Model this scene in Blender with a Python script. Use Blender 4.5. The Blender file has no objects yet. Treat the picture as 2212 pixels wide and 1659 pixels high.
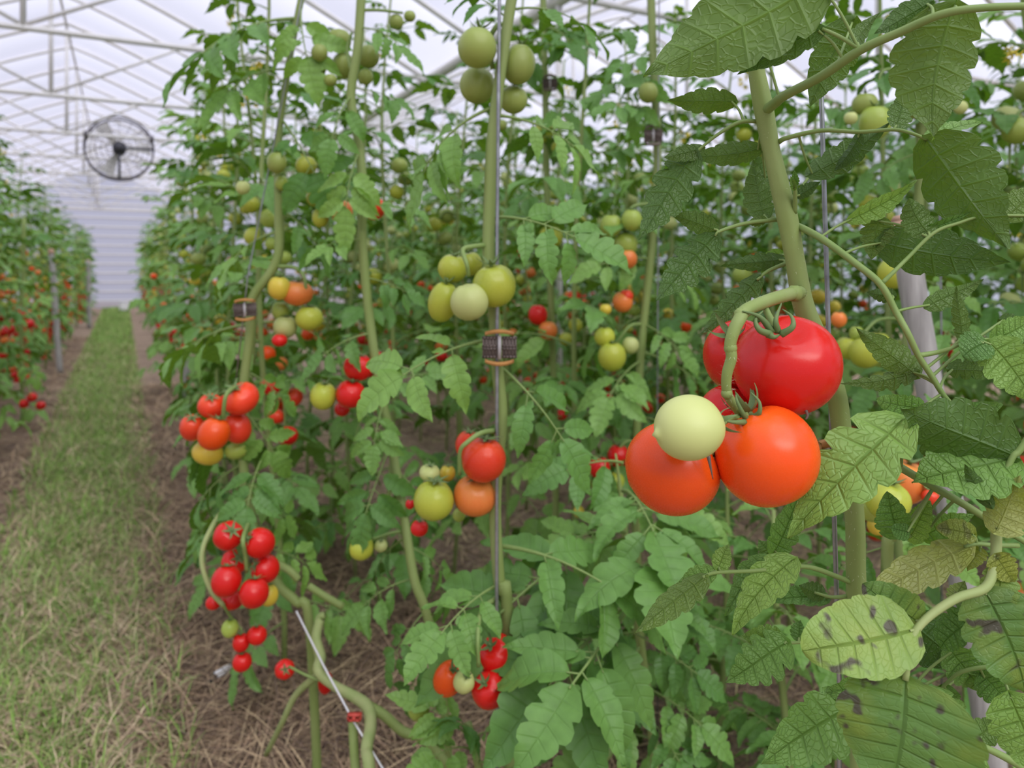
import bpy, math, random
import numpy as np
from mathutils import Vector, Matrix

random.seed(7)
rng = np.random.default_rng(11)
sc = bpy.context.scene
COL = sc.collection
PI = math.pi

# ------------------------------------------------------------------ camera, world, exposure
FPX = 1600.0          # focal length in pixels of the 2212 px wide frame
HOR = 580.0           # image row of the horizon
CAM_H = 1.30
cam_d = bpy.data.cameras.new('camera')
cam = bpy.data.objects.new('camera', cam_d)
COL.objects.link(cam)
cam.location = (0, 0, CAM_H)
cam.rotation_euler = (PI / 2, 0, 0)
cam_d.sensor_width = 36.0
cam_d.lens = FPX / 2212.0 * 36.0
cam_d.shift_y = -(829.5 - HOR) / 2212.0
cam_d.clip_start = 0.02
cam_d.clip_end = 200
cam_d.dof.use_dof = True
cam_d.dof.focus_distance = 0.64
cam_d.dof.aperture_fstop = 6.2
sc.camera = cam

world = bpy.data.worlds.new('overcast_sky')
sc.world = world
world.use_nodes = True
wn = world.node_tree
wn.nodes.clear()
w_out = wn.nodes.new('ShaderNodeOutputWorld')
w_bg = wn.nodes.new('ShaderNodeBackground')
w_tc = wn.nodes.new('ShaderNodeTexCoord')
w_sep = wn.nodes.new('ShaderNodeSeparateXYZ')
w_ramp = wn.nodes.new('ShaderNodeValToRGB')
w_ramp.color_ramp.elements[0].position = 0.0
w_ramp.color_ramp.elements[0].color = (0.42, 0.44, 0.54, 1)
w_ramp.color_ramp.elements[1].position = 1.0
w_ramp.color_ramp.elements[1].color = (0.58, 0.60, 0.70, 1)
wn.links.new(w_tc.outputs['Generated'], w_sep.inputs[0])
wn.links.new(w_sep.outputs['Z'], w_ramp.inputs[0])
wn.links.new(w_ramp.outputs[0], w_bg.inputs[0])
w_bg.inputs[1].default_value = 1.0
wn.links.new(w_bg.outputs[0], w_out.inputs[0])

sc.view_settings.view_transform = 'Standard'
sc.view_settings.look = 'None'
sc.view_settings.gamma = 1.0
sc.view_settings.use_curve_mapping = False
sc.view_settings.exposure = 0.25
sc.cycles.max_bounces = 10
sc.cycles.diffuse_bounces = 5
sc.cycles.transmission_bounces = 6
sc.cycles.transparent_max_bounces = 12
sc.cycles.caustics_reflective = False
sc.cycles.caustics_refractive = False

# the hazy sun behind thin cloud: a very large, soft disc
sun_d = bpy.data.lights.new('hazy_sun', 'SUN')
sun_d.energy = 4.2
sun_d.angle = math.radians(62)
sun_d.color = (1.0, 0.98, 0.94)
sun = bpy.data.objects.new('hazy_sun', sun_d)
COL.objects.link(sun)
sun.rotation_euler = (math.radians(38), 0, math.radians(35))

# ------------------------------------------------------------------ frames of reference
RD = np.array([-0.465, 0.885, 0.0]); RD /= np.linalg.norm(RD)     # direction of the rows
PD = np.array([RD[1], -RD[0], 0.0])                                # across the rows, to the right


def W(px, py, d):
    """Point that stands d metres in front of the camera in line with a pixel of the photograph."""
    return np.array([(px - 1106.0) / FPX * d, d, CAM_H - (py - HOR) / FPX * d])


def G(P, t, z=0.0):
    """Point P metres across the rows and t metres along them."""
    return PD * P + RD * t + np.array([0, 0, z])


def nrm(v):
    v = np.asarray(v, float)
    n = np.linalg.norm(v)
    return v / n if n > 1e-9 else v


# ------------------------------------------------------------------ materials
def new_mat(name):
    m = bpy.data.materials.new(name)
    m.use_nodes = True
    nt = m.node_tree
    nt.nodes.clear()
    return m, nt


def N(nt, typ, **kw):
    n = nt.nodes.new(typ)
    for k, v in kw.items():
        setattr(n, k, v)
    return n


def setin(n, **kw):
    for k, v in kw.items():
        n.inputs[k.replace('_', ' ')].default_value = v


def mathn(nt, op, a, b=None, c=None, clamp=False):
    n = N(nt, 'ShaderNodeMath', operation=op, use_clamp=clamp)
    for i, x in enumerate((a, b, c)):
        if x is None:
            continue
        if isinstance(x, (int, float)):
            n.inputs[i].default_value = x
        else:
            nt.links.new(x, n.inputs[i])
    return n.outputs[0]


def mixc(nt, f, a, b, blend='MIX'):
    n = N(nt, 'ShaderNodeMix', data_type='RGBA', blend_type=blend)
    for sock, x in ((n.inputs[0], f), (n.inputs[6], a), (n.inputs[7], b)):
        if isinstance(x, (int, float)):
            sock.default_value = x
        elif isinstance(x, tuple):
            sock.default_value = x if len(x) == 4 else (*x, 1)
        else:
            nt.links.new(x, sock)
    return n.outputs[2]


def leaf_material(name, top, under, vein, trans, fine=True, spots=0.0, yellow=0.0, net=1.0):
    m, nt = new_mat(name)
    L = nt.links
    out = N(nt, 'ShaderNodeOutputMaterial')
    uv = N(nt, 'ShaderNodeUVMap')
    sep = N(nt, 'ShaderNodeSeparateXYZ')
    L.new(uv.outputs[0], sep.inputs[0])
    u = sep.outputs[0]
    v = mathn(nt, 'ABSOLUTE', mathn(nt, 'MULTIPLY_ADD', sep.outputs[1], 2.0, -1.0))
    # lateral veins run along constant u (the mesh itself slants them); the midrib is v = 0
    tri = mathn(nt, 'PINGPONG', mathn(nt, 'MULTIPLY', u, 7.0), 0.5)
    lat = mathn(nt, 'SUBTRACT', 1.0, mathn(nt, 'MULTIPLY', tri, 10.0, clamp=True), clamp=True)
    lat = mathn(nt, 'MULTIPLY', lat, mathn(nt, 'SUBTRACT', 1.0, mathn(nt, 'MULTIPLY', v, 0.75)))
    mid = mathn(nt, 'SUBTRACT', 1.0, mathn(nt, 'MULTIPLY', v, 16.0, clamp=True), clamp=True)
    lat = mathn(nt, 'MULTIPLY', lat, 0.55 + 0.45 * net)
    veins = mathn(nt, 'MAXIMUM', lat, mid)
    oi = N(nt, 'ShaderNodeObjectInfo')
    geo = N(nt, 'ShaderNodeNewGeometry')
    tc = N(nt, 'ShaderNodeTexCoord')
    no = N(nt, 'ShaderNodeTexNoise')
    setin(no, Scale=24.0, Detail=3.0)
    L.new(tc.outputs['Object'], no.inputs['Vector'])
    hgt = veins
    if fine:
        vo = N(nt, 'ShaderNodeTexVoronoi', feature='DISTANCE_TO_EDGE')
        setin(vo, Scale=19.0)
        mp = N(nt, 'ShaderNodeMapping')
        mp.inputs['Scale'].default_value = (1.0, 0.55, 1.0)
        L.new(uv.outputs[0], mp.inputs[0])
        L.new(mp.outputs[0], vo.inputs['Vector'])
        ret = mathn(nt, 'SUBTRACT', 1.0, mathn(nt, 'MULTIPLY', vo.outputs['Distance'], 9.0, clamp=True), clamp=True)
        veins_c = mathn(nt, 'MAXIMUM', veins, mathn(nt, 'MULTIPLY', ret, 0.30 * net))
        hgt = mathn(nt, 'MAXIMUM', veins, mathn(nt, 'MULTIPLY', ret, 0.26 * net))
    else:
        veins_c = veins
    c_top = mixc(nt, mathn(nt, 'MULTIPLY', veins_c, 0.5 if fine else 0.22), (*top, 1), (*vein, 1))  # vein colour darker than the blade: shade of the recess put into the colour
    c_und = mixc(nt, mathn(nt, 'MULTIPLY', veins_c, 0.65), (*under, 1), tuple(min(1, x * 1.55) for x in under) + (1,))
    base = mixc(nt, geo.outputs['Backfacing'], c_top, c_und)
    # every leaf its own shade, plus blotches
    tone = mathn(nt, 'MULTIPLY_ADD', oi.outputs['Random'], 0.5, 0.75)
    tone = mathn(nt, 'MULTIPLY', tone, mathn(nt, 'MULTIPLY_ADD', no.outputs[0], 0.5, 0.75))
    hsv = N(nt, 'ShaderNodeHueSaturation')
    L.new(base, hsv.inputs['Color'])
    L.new(tone, hsv.inputs['Value'])
    L.new(mathn(nt, 'MULTIPLY_ADD', oi.outputs['Random'], -0.03, 0.515), hsv.inputs['Hue'])
    colr = hsv.outputs[0]
    if yellow > 0:
        n2 = N(nt, 'ShaderNodeTexNoise')
        setin(n2, Scale=38.0, Detail=2.0)
        L.new(tc.outputs['Object'], n2.inputs['Vector'])
        f = mathn(nt, 'MULTIPLY', mathn(nt, 'MULTIPLY_ADD', n2.outputs[0], 4.0, -1.75, clamp=True), yellow)
        f = mathn(nt, 'MULTIPLY', f, mathn(nt, 'SUBTRACT', 1.0, veins))
        colr = mixc(nt, f, colr, (0.33, 0.38, 0.06, 1))
    if spots > 0:
        n3 = N(nt, 'ShaderNodeTexNoise')
        setin(n3, Scale=75.0, Detail=1.0)
        L.new(tc.outputs['Object'], n3.inputs['Vector'])
        f = mathn(nt, 'MULTIPLY', mathn(nt, 'MULTIPLY_ADD', n3.outputs[0], 14.0, -8.9, clamp=True), spots)
        colr = mixc(nt, f, colr, (0.075, 0.055, 0.05, 1))
    bump = N(nt, 'ShaderNodeBump')
    setin(bump, Strength=0.8 if fine else 0.5, Distance=0.0022)
    bump.invert = True
    L.new(hgt, bump.inputs['Height'])
    bs = N(nt, 'ShaderNodeBsdfPrincipled')
    setin(bs, Roughness=0.43)
    bs.inputs['Specular IOR Level'].default_value = 0.42
    L.new(colr, bs.inputs['Base Color'])
    L.new(bump.outputs[0], bs.inputs['Normal'])
    tr = N(nt, 'ShaderNodeBsdfTranslucent')
    L.new(mixc(nt, 1.0, colr, (1.25, 1.45, 0.25, 1), 'MULTIPLY'), tr.inputs['Color'])
    L.new(bump.outputs[0], tr.inputs['Normal'])
    mx = N(nt, 'ShaderNodeMixShader')
    mx.inputs[0].default_value = trans
    L.new(bs.outputs[0], mx.inputs[1])
    L.new(tr.outputs[0], mx.inputs[2])
    L.new(mx.outputs[0], out.inputs[0])
    return m


def simple_mat(name, col, rough=0.5, spec=0.4, metal=0.0, noise=0.0, scale=20.0, bump=0.0, col2=None, stretch=None, coat=0.0):
    m, nt = new_mat(name)
    L = nt.links
    out = N(nt, 'ShaderNodeOutputMaterial')
    bs = N(nt, 'ShaderNodeBsdfPrincipled')
    setin(bs, Roughness=rough, Metallic=metal)
    bs.inputs['Specular IOR Level'].default_value = spec
    bs.inputs['Coat Weight'].default_value = coat
    tc = N(nt, 'ShaderNodeTexCoord')
    no = N(nt, 'ShaderNodeTexNoise')
    setin(no, Scale=scale, Detail=4.0)
    if stretch:
        mp = N(nt, 'ShaderNodeMapping')
        mp.inputs['Scale'].default_value = stretch
        L.new(tc.outputs['Object'], mp.inputs[0])
        L.new(mp.outputs[0], no.inputs['Vector'])
    else:
        L.new(tc.outputs['Object'], no.inputs['Vector'])
    c2 = col2 or tuple(x * (1 - noise) for x in col)
    f = mathn(nt, 'MULTIPLY_ADD', no.outputs[0], 2.2, -0.6, clamp=True)
    L.new(mixc(nt, f, (*col, 1), (*c2, 1)), bs.inputs['Base Color'])
    if bump:
        b = N(nt, 'ShaderNodeBump')
        setin(b, Strength=0.6, Distance=bump)
        L.new(no.outputs[0], b.inputs['Height'])
        L.new(b.outputs[0], bs.inputs['Normal'])
    L.new(bs.outputs[0], out.inputs[0])
    return m


def tomato_material(name, body, shoulder, amount, rough=0.3, patch=0.25):
    """body colour, the colour round the stem end and on blotches, how far it reaches."""
    m, nt = new_mat(name)
    L = nt.links
    out = N(nt, 'ShaderNodeOutputMaterial')
    bs = N(nt, 'ShaderNodeBsdfPrincipled')
    setin(bs, Roughness=rough)
    bs.inputs['Specular IOR Level'].default_value = 0.40
    bs.inputs['Subsurface Weight'].default_value = 0.0
    tc = N(nt, 'ShaderNodeTexCoord')
    sep = N(nt, 'ShaderNodeSeparateXYZ')
    L.new(tc.outputs['Generated'], sep.inputs[0])
    no = N(nt, 'ShaderNodeTexNoise')
    setin(no, Scale=2.2, Detail=2.0)
    L.new(tc.outputs['Generated'], no.inputs['Vector'])
    f = mathn(nt, 'ADD', mathn(nt, 'MULTIPLY_ADD', sep.outputs[2], 1.4, amount - 1.15), mathn(nt, 'MULTIPLY_ADD', no.outputs[0], patch * 4, -patch * 2), clamp=True)
    oi = N(nt, 'ShaderNodeObjectInfo')
    hsv = N(nt, 'ShaderNodeHueSaturation')
    L.new(mixc(nt, f, (*body, 1), (*shoulder, 1)), hsv.inputs['Color'])
    L.new(mathn(nt, 'MULTIPLY_ADD', oi.outputs['Random'], 0.24, 0.88), hsv.inputs['Value'])
    L.new(hsv.outputs[0], bs.inputs['Base Color'])
    n2 = N(nt, 'ShaderNodeTexNoise')
    setin(n2, Scale=55.0, Detail=2.0)
    L.new(tc.outputs['Generated'], n2.inputs['Vector'])
    L.new(mathn(nt, 'MULTIPLY_ADD', n2.outputs[0], 0.22, rough - 0.11), bs.inputs['Roughness'])
    b = N(nt, 'ShaderNodeBump')
    setin(b, Strength=0.03, Distance=0.001)
    L.new(n2.outputs[0], b.inputs['Height'])
    L.new(b.outputs[0], bs.inputs['Normal'])
    L.new(bs.outputs[0], out.inputs[0])
    return m


M = {}
M['leaf_near'] = leaf_material('leaf_near', (0.185, 0.345, 0.075), (0.100, 0.185, 0.036), (0.105, 0.215, 0.035), 0.28)  # underside colour set darker than the top, shade below the leaf painted in
M['leaf_spotted'] = leaf_material('leaf_spotted', (0.185, 0.320, 0.072), (0.17, 0.25, 0.07), (0.15, 0.27, 0.055), 0.27, spots=0.9, yellow=0.35, net=0.4)
M['leaf_yellowing'] = leaf_material('leaf_yellowing', (0.33, 0.39, 0.085), (0.32, 0.36, 0.12), (0.24, 0.29, 0.06), 0.28, spots=0.5, yellow=0.8)
M['leaf_mid'] = leaf_material('leaf_mid', (0.172, 0.345, 0.078), (0.115, 0.215, 0.042), (0.140, 0.285, 0.055), 0.30, fine=False)  # underside darkened here too, its colour carries the shade
M['stem'] = simple_mat('stem_green', (0.230, 0.315, 0.085), 0.55, 0.35, col2=(0.275, 0.345, 0.120), scale=35, bump=0.0006, stretch=(1, 1, 0.25))
M['stem_pale'] = simple_mat('stem_pale', (0.36, 0.40, 0.17), 0.6, 0.3, col2=(0.27, 0.35, 0.12), scale=30, bump=0.0006)
M['petiole'] = simple_mat('petiole_green', (0.185, 0.285, 0.075), 0.55, 0.35, col2=(0.23, 0.32, 0.10), scale=40)
M['calyx'] = simple_mat('calyx_green', (0.115, 0.185, 0.060), 0.6, 0.3, col2=(0.17, 0.24, 0.09), scale=60)
M['hair'] = simple_mat('plant_hair', (0.62, 0.66, 0.45), 0.6, 0.3)
TC = {
    'red': ((0.66, 0.012, 0.009), (0.72, 0.020, 0.010), 0.1, 0.24, 0.2),
    'scarlet': ((0.78, 0.050, 0.018), (0.82, 0.10, 0.02), 0.3, 0.26, 0.25),
    'orange': ((0.84, 0.080, 0.006), (0.86, 0.125, 0.010), 0.35, 0.27, 0.3),
    'pale_orange': ((0.80, 0.21, 0.045), (0.70, 0.32, 0.06), 0.35, 0.29, 0.3),
    'yellow': ((0.68, 0.50, 0.055), (0.50, 0.50, 0.05), 0.4, 0.29, 0.3),
    'yellow_green': ((0.46, 0.50, 0.055), (0.36, 0.44, 0.05), 0.45, 0.28, 0.3),
    'pale_green': ((0.50, 0.55, 0.20), (0.43, 0.50, 0.16), 0.4, 0.42, 0.2),
    'green': ((0.36, 0.46, 0.085), (0.27, 0.38, 0.05), 0.5, 0.28, 0.25),
    'olive': ((0.30, 0.37, 0.085), (0.23, 0.31, 0.05), 0.5, 0.36, 0.25),
}
for k, a in TC.items():
    M['t_' + k] = tomato_material('tomato_' + k, *a)
M['wire'] = simple_mat('galvanised_wire', (0.42, 0.43, 0.46), 0.38, 0.5, metal=0.75, noise=0.45, scale=60)
M['string'] = simple_mat('white_string', (0.72, 0.72, 0.74), 0.6, 0.3)
M['clip'] = simple_mat('brown_clip', (0.19, 0.15, 0.13), 0.55, 0.4, noise=0.3)
M['clip_orange'] = simple_mat('dry_orange', (0.50, 0.25, 0.075), 0.7, 0.25, col2=(0.36, 0.17, 0.06), scale=40, bump=0.001)
M['clip_red'] = simple_mat('red_plastic', (0.55, 0.07, 0.05), 0.45, 0.4)
M['clip_grey'] = simple_mat('grey_plastic', (0.44, 0.42, 0.43), 0.5, 0.4)
M['wood'] = simple_mat('weathered_wood', (0.45, 0.44, 0.42), 0.85, 0.15, col2=(0.26, 0.25, 0.24), scale=14, bump=0.002, stretch=(6, 6, 0.6))
M['wood_end'] = simple_mat('bare_wood', (0.55, 0.36, 0.26), 0.8, 0.15, noise=0.25, scale=30)
M['steel'] = simple_mat('galvanised_steel', (0.70, 0.69, 0.67), 0.5, 0.4, metal=0.0, noise=0.12, scale=8)
M['fan_dark'] = simple_mat('fan_dark_metal', (0.045, 0.045, 0.055), 0.5, 0.4)
M['fan_grey'] = simple_mat('fan_grey_metal', (0.13, 0.12, 0.135), 0.5, 0.4)
M['white'] = simple_mat('white_plastic', (0.78, 0.78, 0.78), 0.45, 0.4)
M['black'] = simple_mat('black_plastic', (0.015, 0.015, 0.018), 0.5, 0.4)


def film_material():
    m, nt = new_mat('greenhouse_film')
    L = nt.links
    out = N(nt, 'ShaderNodeOutputMaterial')
    tr = N(nt, 'ShaderNodeBsdfTranslucent')
    tr.inputs[0].default_value = (0.80, 0.80, 0.90, 1)
    tp = N(nt, 'ShaderNodeBsdfTransparent')
    tp.inputs[0].default_value = (0.94, 0.93, 1.0, 1)
    gl = N(nt, 'ShaderNodeBsdfDiffuse')
    gl.inputs[0].default_value = (0.8, 0.8, 0.85, 1)
    m1 = N(nt, 'ShaderNodeMixShader')
    m1.inputs[0].default_value = 0.40
    m2 = N(nt, 'ShaderNodeMixShader')
    m2.inputs[0].default_value = 0.12
    L.new(tr.outputs[0], m1.inputs[1])
    L.new(tp.outputs[0], m1.inputs[2])
    L.new(m1.outputs[0], m2.inputs[1])
    L.new(gl.outputs[0], m2.inputs[2])
    L.new(m2.outputs[0], out.inputs[0])
    return m


M['film'] = film_material()
M['flower'] = simple_mat('yellow_petals', (0.80, 0.66, 0.10), 0.6, 0.2)


def attr_mat(name, rough=0.8, trans=0.0):
    """Colour per strand from a colour attribute (the strand's own colour)."""
    m, nt = new_mat(name)
    L = nt.links
    out = N(nt, 'ShaderNodeOutputMaterial')
    at = N(nt, 'ShaderNodeAttribute', attribute_name='tint')
    bs = N(nt, 'ShaderNodeBsdfPrincipled')
    setin(bs, Roughness=rough)
    bs.inputs['Specular IOR Level'].default_value = 0.2
    L.new(at.outputs['Color'], bs.inputs['Base Color'])
    if trans:
        tr = N(nt, 'ShaderNodeBsdfTranslucent')
        L.new(at.outputs['Color'], tr.inputs[0])
        mx = N(nt, 'ShaderNodeMixShader')
        mx.inputs[0].default_value = trans
        L.new(bs.outputs[0], mx.inputs[1])
        L.new(tr.outputs[0], mx.inputs[2])
        L.new(mx.outputs[0], out.inputs[0])
    else:
        L.new(bs.outputs[0], out.inputs[0])
    return m


M['grass'] = attr_mat('grass_blades', 0.6, 0.3)
M['straw'] = attr_mat('straw_strands', 0.75, 0.0)


def soil_material():
    m, nt = new_mat('mulched_soil')
    L = nt.links
    out = N(nt, 'ShaderNodeOutputMaterial')
    bs = N(nt, 'ShaderNodeBsdfPrincipled')
    setin(bs, Roughness=0.92)
    bs.inputs['Specular IOR Level'].default_value = 0.1
    tc = N(nt, 'ShaderNodeTexCoord')
    n1 = N(nt, 'ShaderNodeTexNoise'); setin(n1, Scale=2.3, Detail=6.0)
    n2 = N(nt, 'ShaderNodeTexNoise'); setin(n2, Scale=60.0, Detail=5.0)
    L.new(tc.outputs['Object'], n1.inputs['Vector'])
    L.new(tc.outputs['Object'], n2.inputs['Vector'])
    c = mixc(nt, mathn(nt, 'MULTIPLY_ADD', n1.outputs[0], 3.0, -1.0, clamp=True), (0.20, 0.14, 0.105, 1), (0.36, 0.265, 0.19, 1))
    c = mixc(nt, mathn(nt, 'MULTIPLY_ADD', n2.outputs[0], 3.0, -1.2, clamp=True), c, (0.43, 0.33, 0.24, 1))
    L.new(c, bs.inputs['Base Color'])
    b = N(nt, 'ShaderNodeBump'); setin(b, Strength=0.8, Distance=0.02)
    L.new(n2.outputs[0], b.inputs['Height'])
    L.new(b.outputs[0], bs.inputs['Normal'])
    L.new(bs.outputs[0], out.inputs[0])
    return m


M['soil'] = soil_material()


# ------------------------------------------------------------------ mesh building
class MB:
    """Collects verts, faces and uvs of one mesh."""

    def __init__(self):
        self.v, self.f, self.uv, self.mi = [], [], [], []
        self.n = 0

    def add(self, v, f, uv=None, mi=0):
        v = np.asarray(v, float)
        self.v.append(v)
        self.f += [tuple(i + self.n for i in q) for q in f]
        self.mi += [mi] * len(f)
        self.uv.append(np.asarray(uv, float) if uv is not None else np.tile((0.02, 0.5), (len(v), 1)))
        self.n += len(v)

    def mesh(self, name, mats, smooth=True, origin=None):
        v = np.concatenate(self.v)
        if origin is not None:
            v = v - np.asarray(origin)
        uv = np.concatenate(self.uv)
        me = bpy.data.meshes.new(name)
        me.from_pydata(v.tolist(), [], self.f)
        lay = me.uv_layers.new(name='UVMap')
        li = np.empty(len(me.loops), dtype=np.int32)
        me.loops.foreach_get('vertex_index', li)
        lay.data.foreach_set('uv', uv[li].astype(np.float32).ravel())
        for m in mats if isinstance(mats, (list, tuple)) else [mats]:
            me.materials.append(m)
        me.polygons.foreach_set('material_index', np.array(self.mi, dtype=np.int32))
        if smooth:
            me.polygons.foreach_set('use_smooth', np.ones(len(me.polygons), dtype=bool))
        me.update()
        return me

    def obj(self, name, mats, parent=None, smooth=True):
        """World-space verts; becomes a child that sits right under its parent's origin."""
        org = np.array(parent['_loc']) if parent is not None and '_loc' in parent else np.zeros(3)
        o = bpy.data.objects.new(name, self.mesh(name, mats, smooth, org))
        COL.objects.link(o)
        if parent is not None:
            o.parent = parent
        return o


def smooth_path(pts, n):
    """Catmull-Rom through pts, n points per span."""
    p = np.asarray(pts, float)
    if len(p) < 3:
        t = np.linspace(0, 1, n + 1)[:, None]
        return p[0] * (1 - t) + p[-1] * t
    q = np.vstack([2 * p[0] - p[1], p, 2 * p[-1] - p[-2]])
    out = []
    for i in range(1, len(q) - 2):
        a, b, c, d = q[i - 1], q[i], q[i + 1], q[i + 2]
        for k in range(n):
            t = k / n
            out.append(0.5 * (2 * b + (c - a) * t + (2 * a - 5 * b + 4 * c - d) * t * t + (3 * b - a - 3 * c + d) * t ** 3))
    out.append(p[-1])
    return np.array(out)


def tube(mb, pts, rad, ns=8, cap=True, mi=0, ridges=0.0):
    p = np.asarray(pts, float)
    n = len(p)
    r = np.full(n, rad, float) if np.isscalar(rad) else np.interp(np.linspace(0, 1, n), np.linspace(0, 1, len(rad)), rad)
    tan = np.gradient(p, axis=0)
    tan /= np.maximum(np.linalg.norm(tan, axis=1, keepdims=True), 1e-9)
    ref = np.array([0.0, 0.0, 1.0]) if abs(tan[0][2]) < 0.9 else np.array([1.0, 0.0, 0.0])
    a = nrm(np.cross(tan[0], ref))
    V = []
    ang = np.arange(ns) * 2 * PI / ns
    for i in range(n):
        a = nrm(a - tan[i] * a.dot(tan[i]))
        b = np.cross(tan[i], a)
        rr = r[i] * (1 + ridges * np.cos(ang * 5))
        V.append(p[i] + np.outer(np.cos(ang) * rr, a) + np.outer(np.sin(ang) * rr, b))
    V = np.concatenate(V)
    F = [(i * ns + j, i * ns + (j + 1) % ns, (i + 1) * ns + (j + 1) % ns, (i + 1) * ns + j) for i in range(n - 1) for j in range(ns)]
    if cap:
        F.append(tuple(range(ns - 1, -1, -1)))
        F.append(tuple((n - 1) * ns + j for j in range(ns)))
    mb.add(V, F, None, mi)


def box(mb, c, size, ax=None, mi=0, bev=0.0):
    c = np.asarray(c, float)
    X, Y, Z = (np.eye(3) if ax is None else np.asarray(ax, float))
    sx, sy, sz = (s / 2 for s in size)
    if bev <= 0:
        V = [c + X * sx * i + Y * sy * j + Z * sz * k for i in (-1, 1) for j in (-1, 1) for k in (-1, 1)]
        F = [(0, 1, 3, 2), (4, 6, 7, 5), (0, 4, 5, 1), (2, 3, 7, 6), (0, 2, 6, 4), (1, 5, 7, 3)]
        mb.add(V, F, None, mi)
        return
    b = min(bev, sx * 0.9, sy * 0.9, sz * 0.9)
    V, F = [], []
    prof = [(sx - b, sy), (sx, sy - b), (sx, -sy + b), (sx - b, -sy), (-sx + b, -sy), (-sx, -sy + b), (-sx, sy - b), (-sx + b, sy)]
    for z, k in ((-sz, (b)), (-sz + b, 0), (sz - b, 0), (sz, b)):
        for x, y in prof:
            xx = x - math.copysign(k, x) * (abs(x) / sx)
            yy = y - math.copysign(k, y) * (abs(y) / sy)
            V.append(c + X * xx + Y * yy + Z * z)
    for lv in range(3):
        for j in range(8):
            F.append((lv * 8 + j, lv * 8 + (j + 1) % 8, (lv + 1) * 8 + (j + 1) % 8, (lv + 1) * 8 + j))
    F.append(tuple(range(7, -1, -1)))
    F.append(tuple(24 + j for j in range(8)))
    mb.add(V, F, None, mi)


# ------------------------------------------------------------------ leaves
def leaflet(mb, base, ydir, normal, L, Wd, teeth=5, res=3, nv=6, fold=0.25, bend=0.5, wave=0.06, quilt=0.05, depth=0.30, r=None, stalk=0.0, round_tip=0.0, mi=0):
    """One toothed leaflet: u runs along the midrib, v across; constant u follows a side vein."""
    r = r or random
    y = nrm(ydir)
    z = nrm(np.asarray(normal, float) - y * np.dot(normal, y))
    x = np.cross(y, z)
    if res == 3:
        ph = [0.0, 0.28, 0.62, 0.90]
        pm = [1 - depth, 1 - 0.12 * depth, 1 + 0.14 * depth, 1 - 0.02 * depth]
    else:
        ph = [0.0, 0.55]
        pm = [1 - depth, 1 + 0.1 * depth]
    us, ms = [0.0, 0.035], [1.0, 1.0]
    for k in range(teeth):
        for a, m in zip(ph, pm):
            uu = (k + a) / teeth * 0.97 + 0.03
            if uu > 0.05:
                us.append(uu)
                dm = 0.22 + 0.85 * (1 - uu)          # deeper lobes near the base
                ms.append(1 + (m - 1) * (dm / 0.75))
    us.append(1.0); ms.append(1.0)
    us = np.array(us); ms = np.array(ms)
    env = np.sin(PI * np.clip(us, 0, 1) ** (0.60 + 0.08 * round_tip)) ** (0.85 - 0.35 * round_tip)
    env = env * (1 - (0.58 - 0.5 * round_tip) * us ** 2.4)
    env[0] = 0.0
    vs = np.linspace(-1, 1, nv + 1)
    ph1, ph2, ph3 = (r.uniform(0, 6.28) for _ in range(3))
    asym = r.uniform(-0.1, 0.1)
    mL = 1 + (ms - 1) * r.uniform(0.7, 1.2)
    mR = 1 + (ms - 1) * r.uniform(0.7, 1.2)
    UU, VV = np.meshgrid(us, vs, indexing='ij')
    ML = np.where(VV < 0, mL[:, None], mR[:, None])
    half = Wd / 2 * env[:, None] * (1 + asym * np.sign(VV)) * np.where(np.abs(VV) > 0.85, ML, 1 + (ML - 1) * 0.55)
    X = half * VV
    s = UU + 0.16 * np.abs(VV) * (1 - UU) * UU * 2.2 - 0.05 * np.abs(VV) * np.exp(-UU * 9)
    th = bend * s
    Y0 = np.where(np.abs(bend) > 1e-3, np.sin(th) / bend if abs(bend) > 1e-3 else s, s) * L
    Z0 = np.where(np.abs(bend) > 1e-3, -(1 - np.cos(th)) / bend if abs(bend) > 1e-3 else 0 * s, 0) * L
    Zl = np.abs(X) * math.tan(fold)
    Zl = Zl + wave * Wd * VV ** 2 * np.sin(UU * 9 + ph1 + np.sign(VV) * ph2)
    Zl = Zl + quilt * Wd * (np.abs(np.sin(PI * 7 * UU)) - 0.6) * np.sin(PI * np.clip(np.abs(VV), 0, 1)) * (1 - UU * 0.6)
    Xs = X + 0.06 * L * np.sin(s * 2.2 + ph3) * s
    Yf = Y0 + np.sin(th) * Zl
    Zf = Z0 + np.cos(th) * Zl
    P = np.asarray(base, float) + Xs[..., None] * x + (Yf + stalk)[..., None] * y + Zf[..., None] * z
    nu = len(us); m = nv + 1
    F = [(i * m + j, i * m + j + 1, (i + 1) * m + j + 1, (i + 1) * m + j) for i in range(nu - 1) for j in range(nv)]
    uv = np.stack([UU.ravel(), (VV.ravel() + 1) / 2], axis=1)
    mb.add(P.reshape(-1, 3), F, uv, mi)


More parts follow.
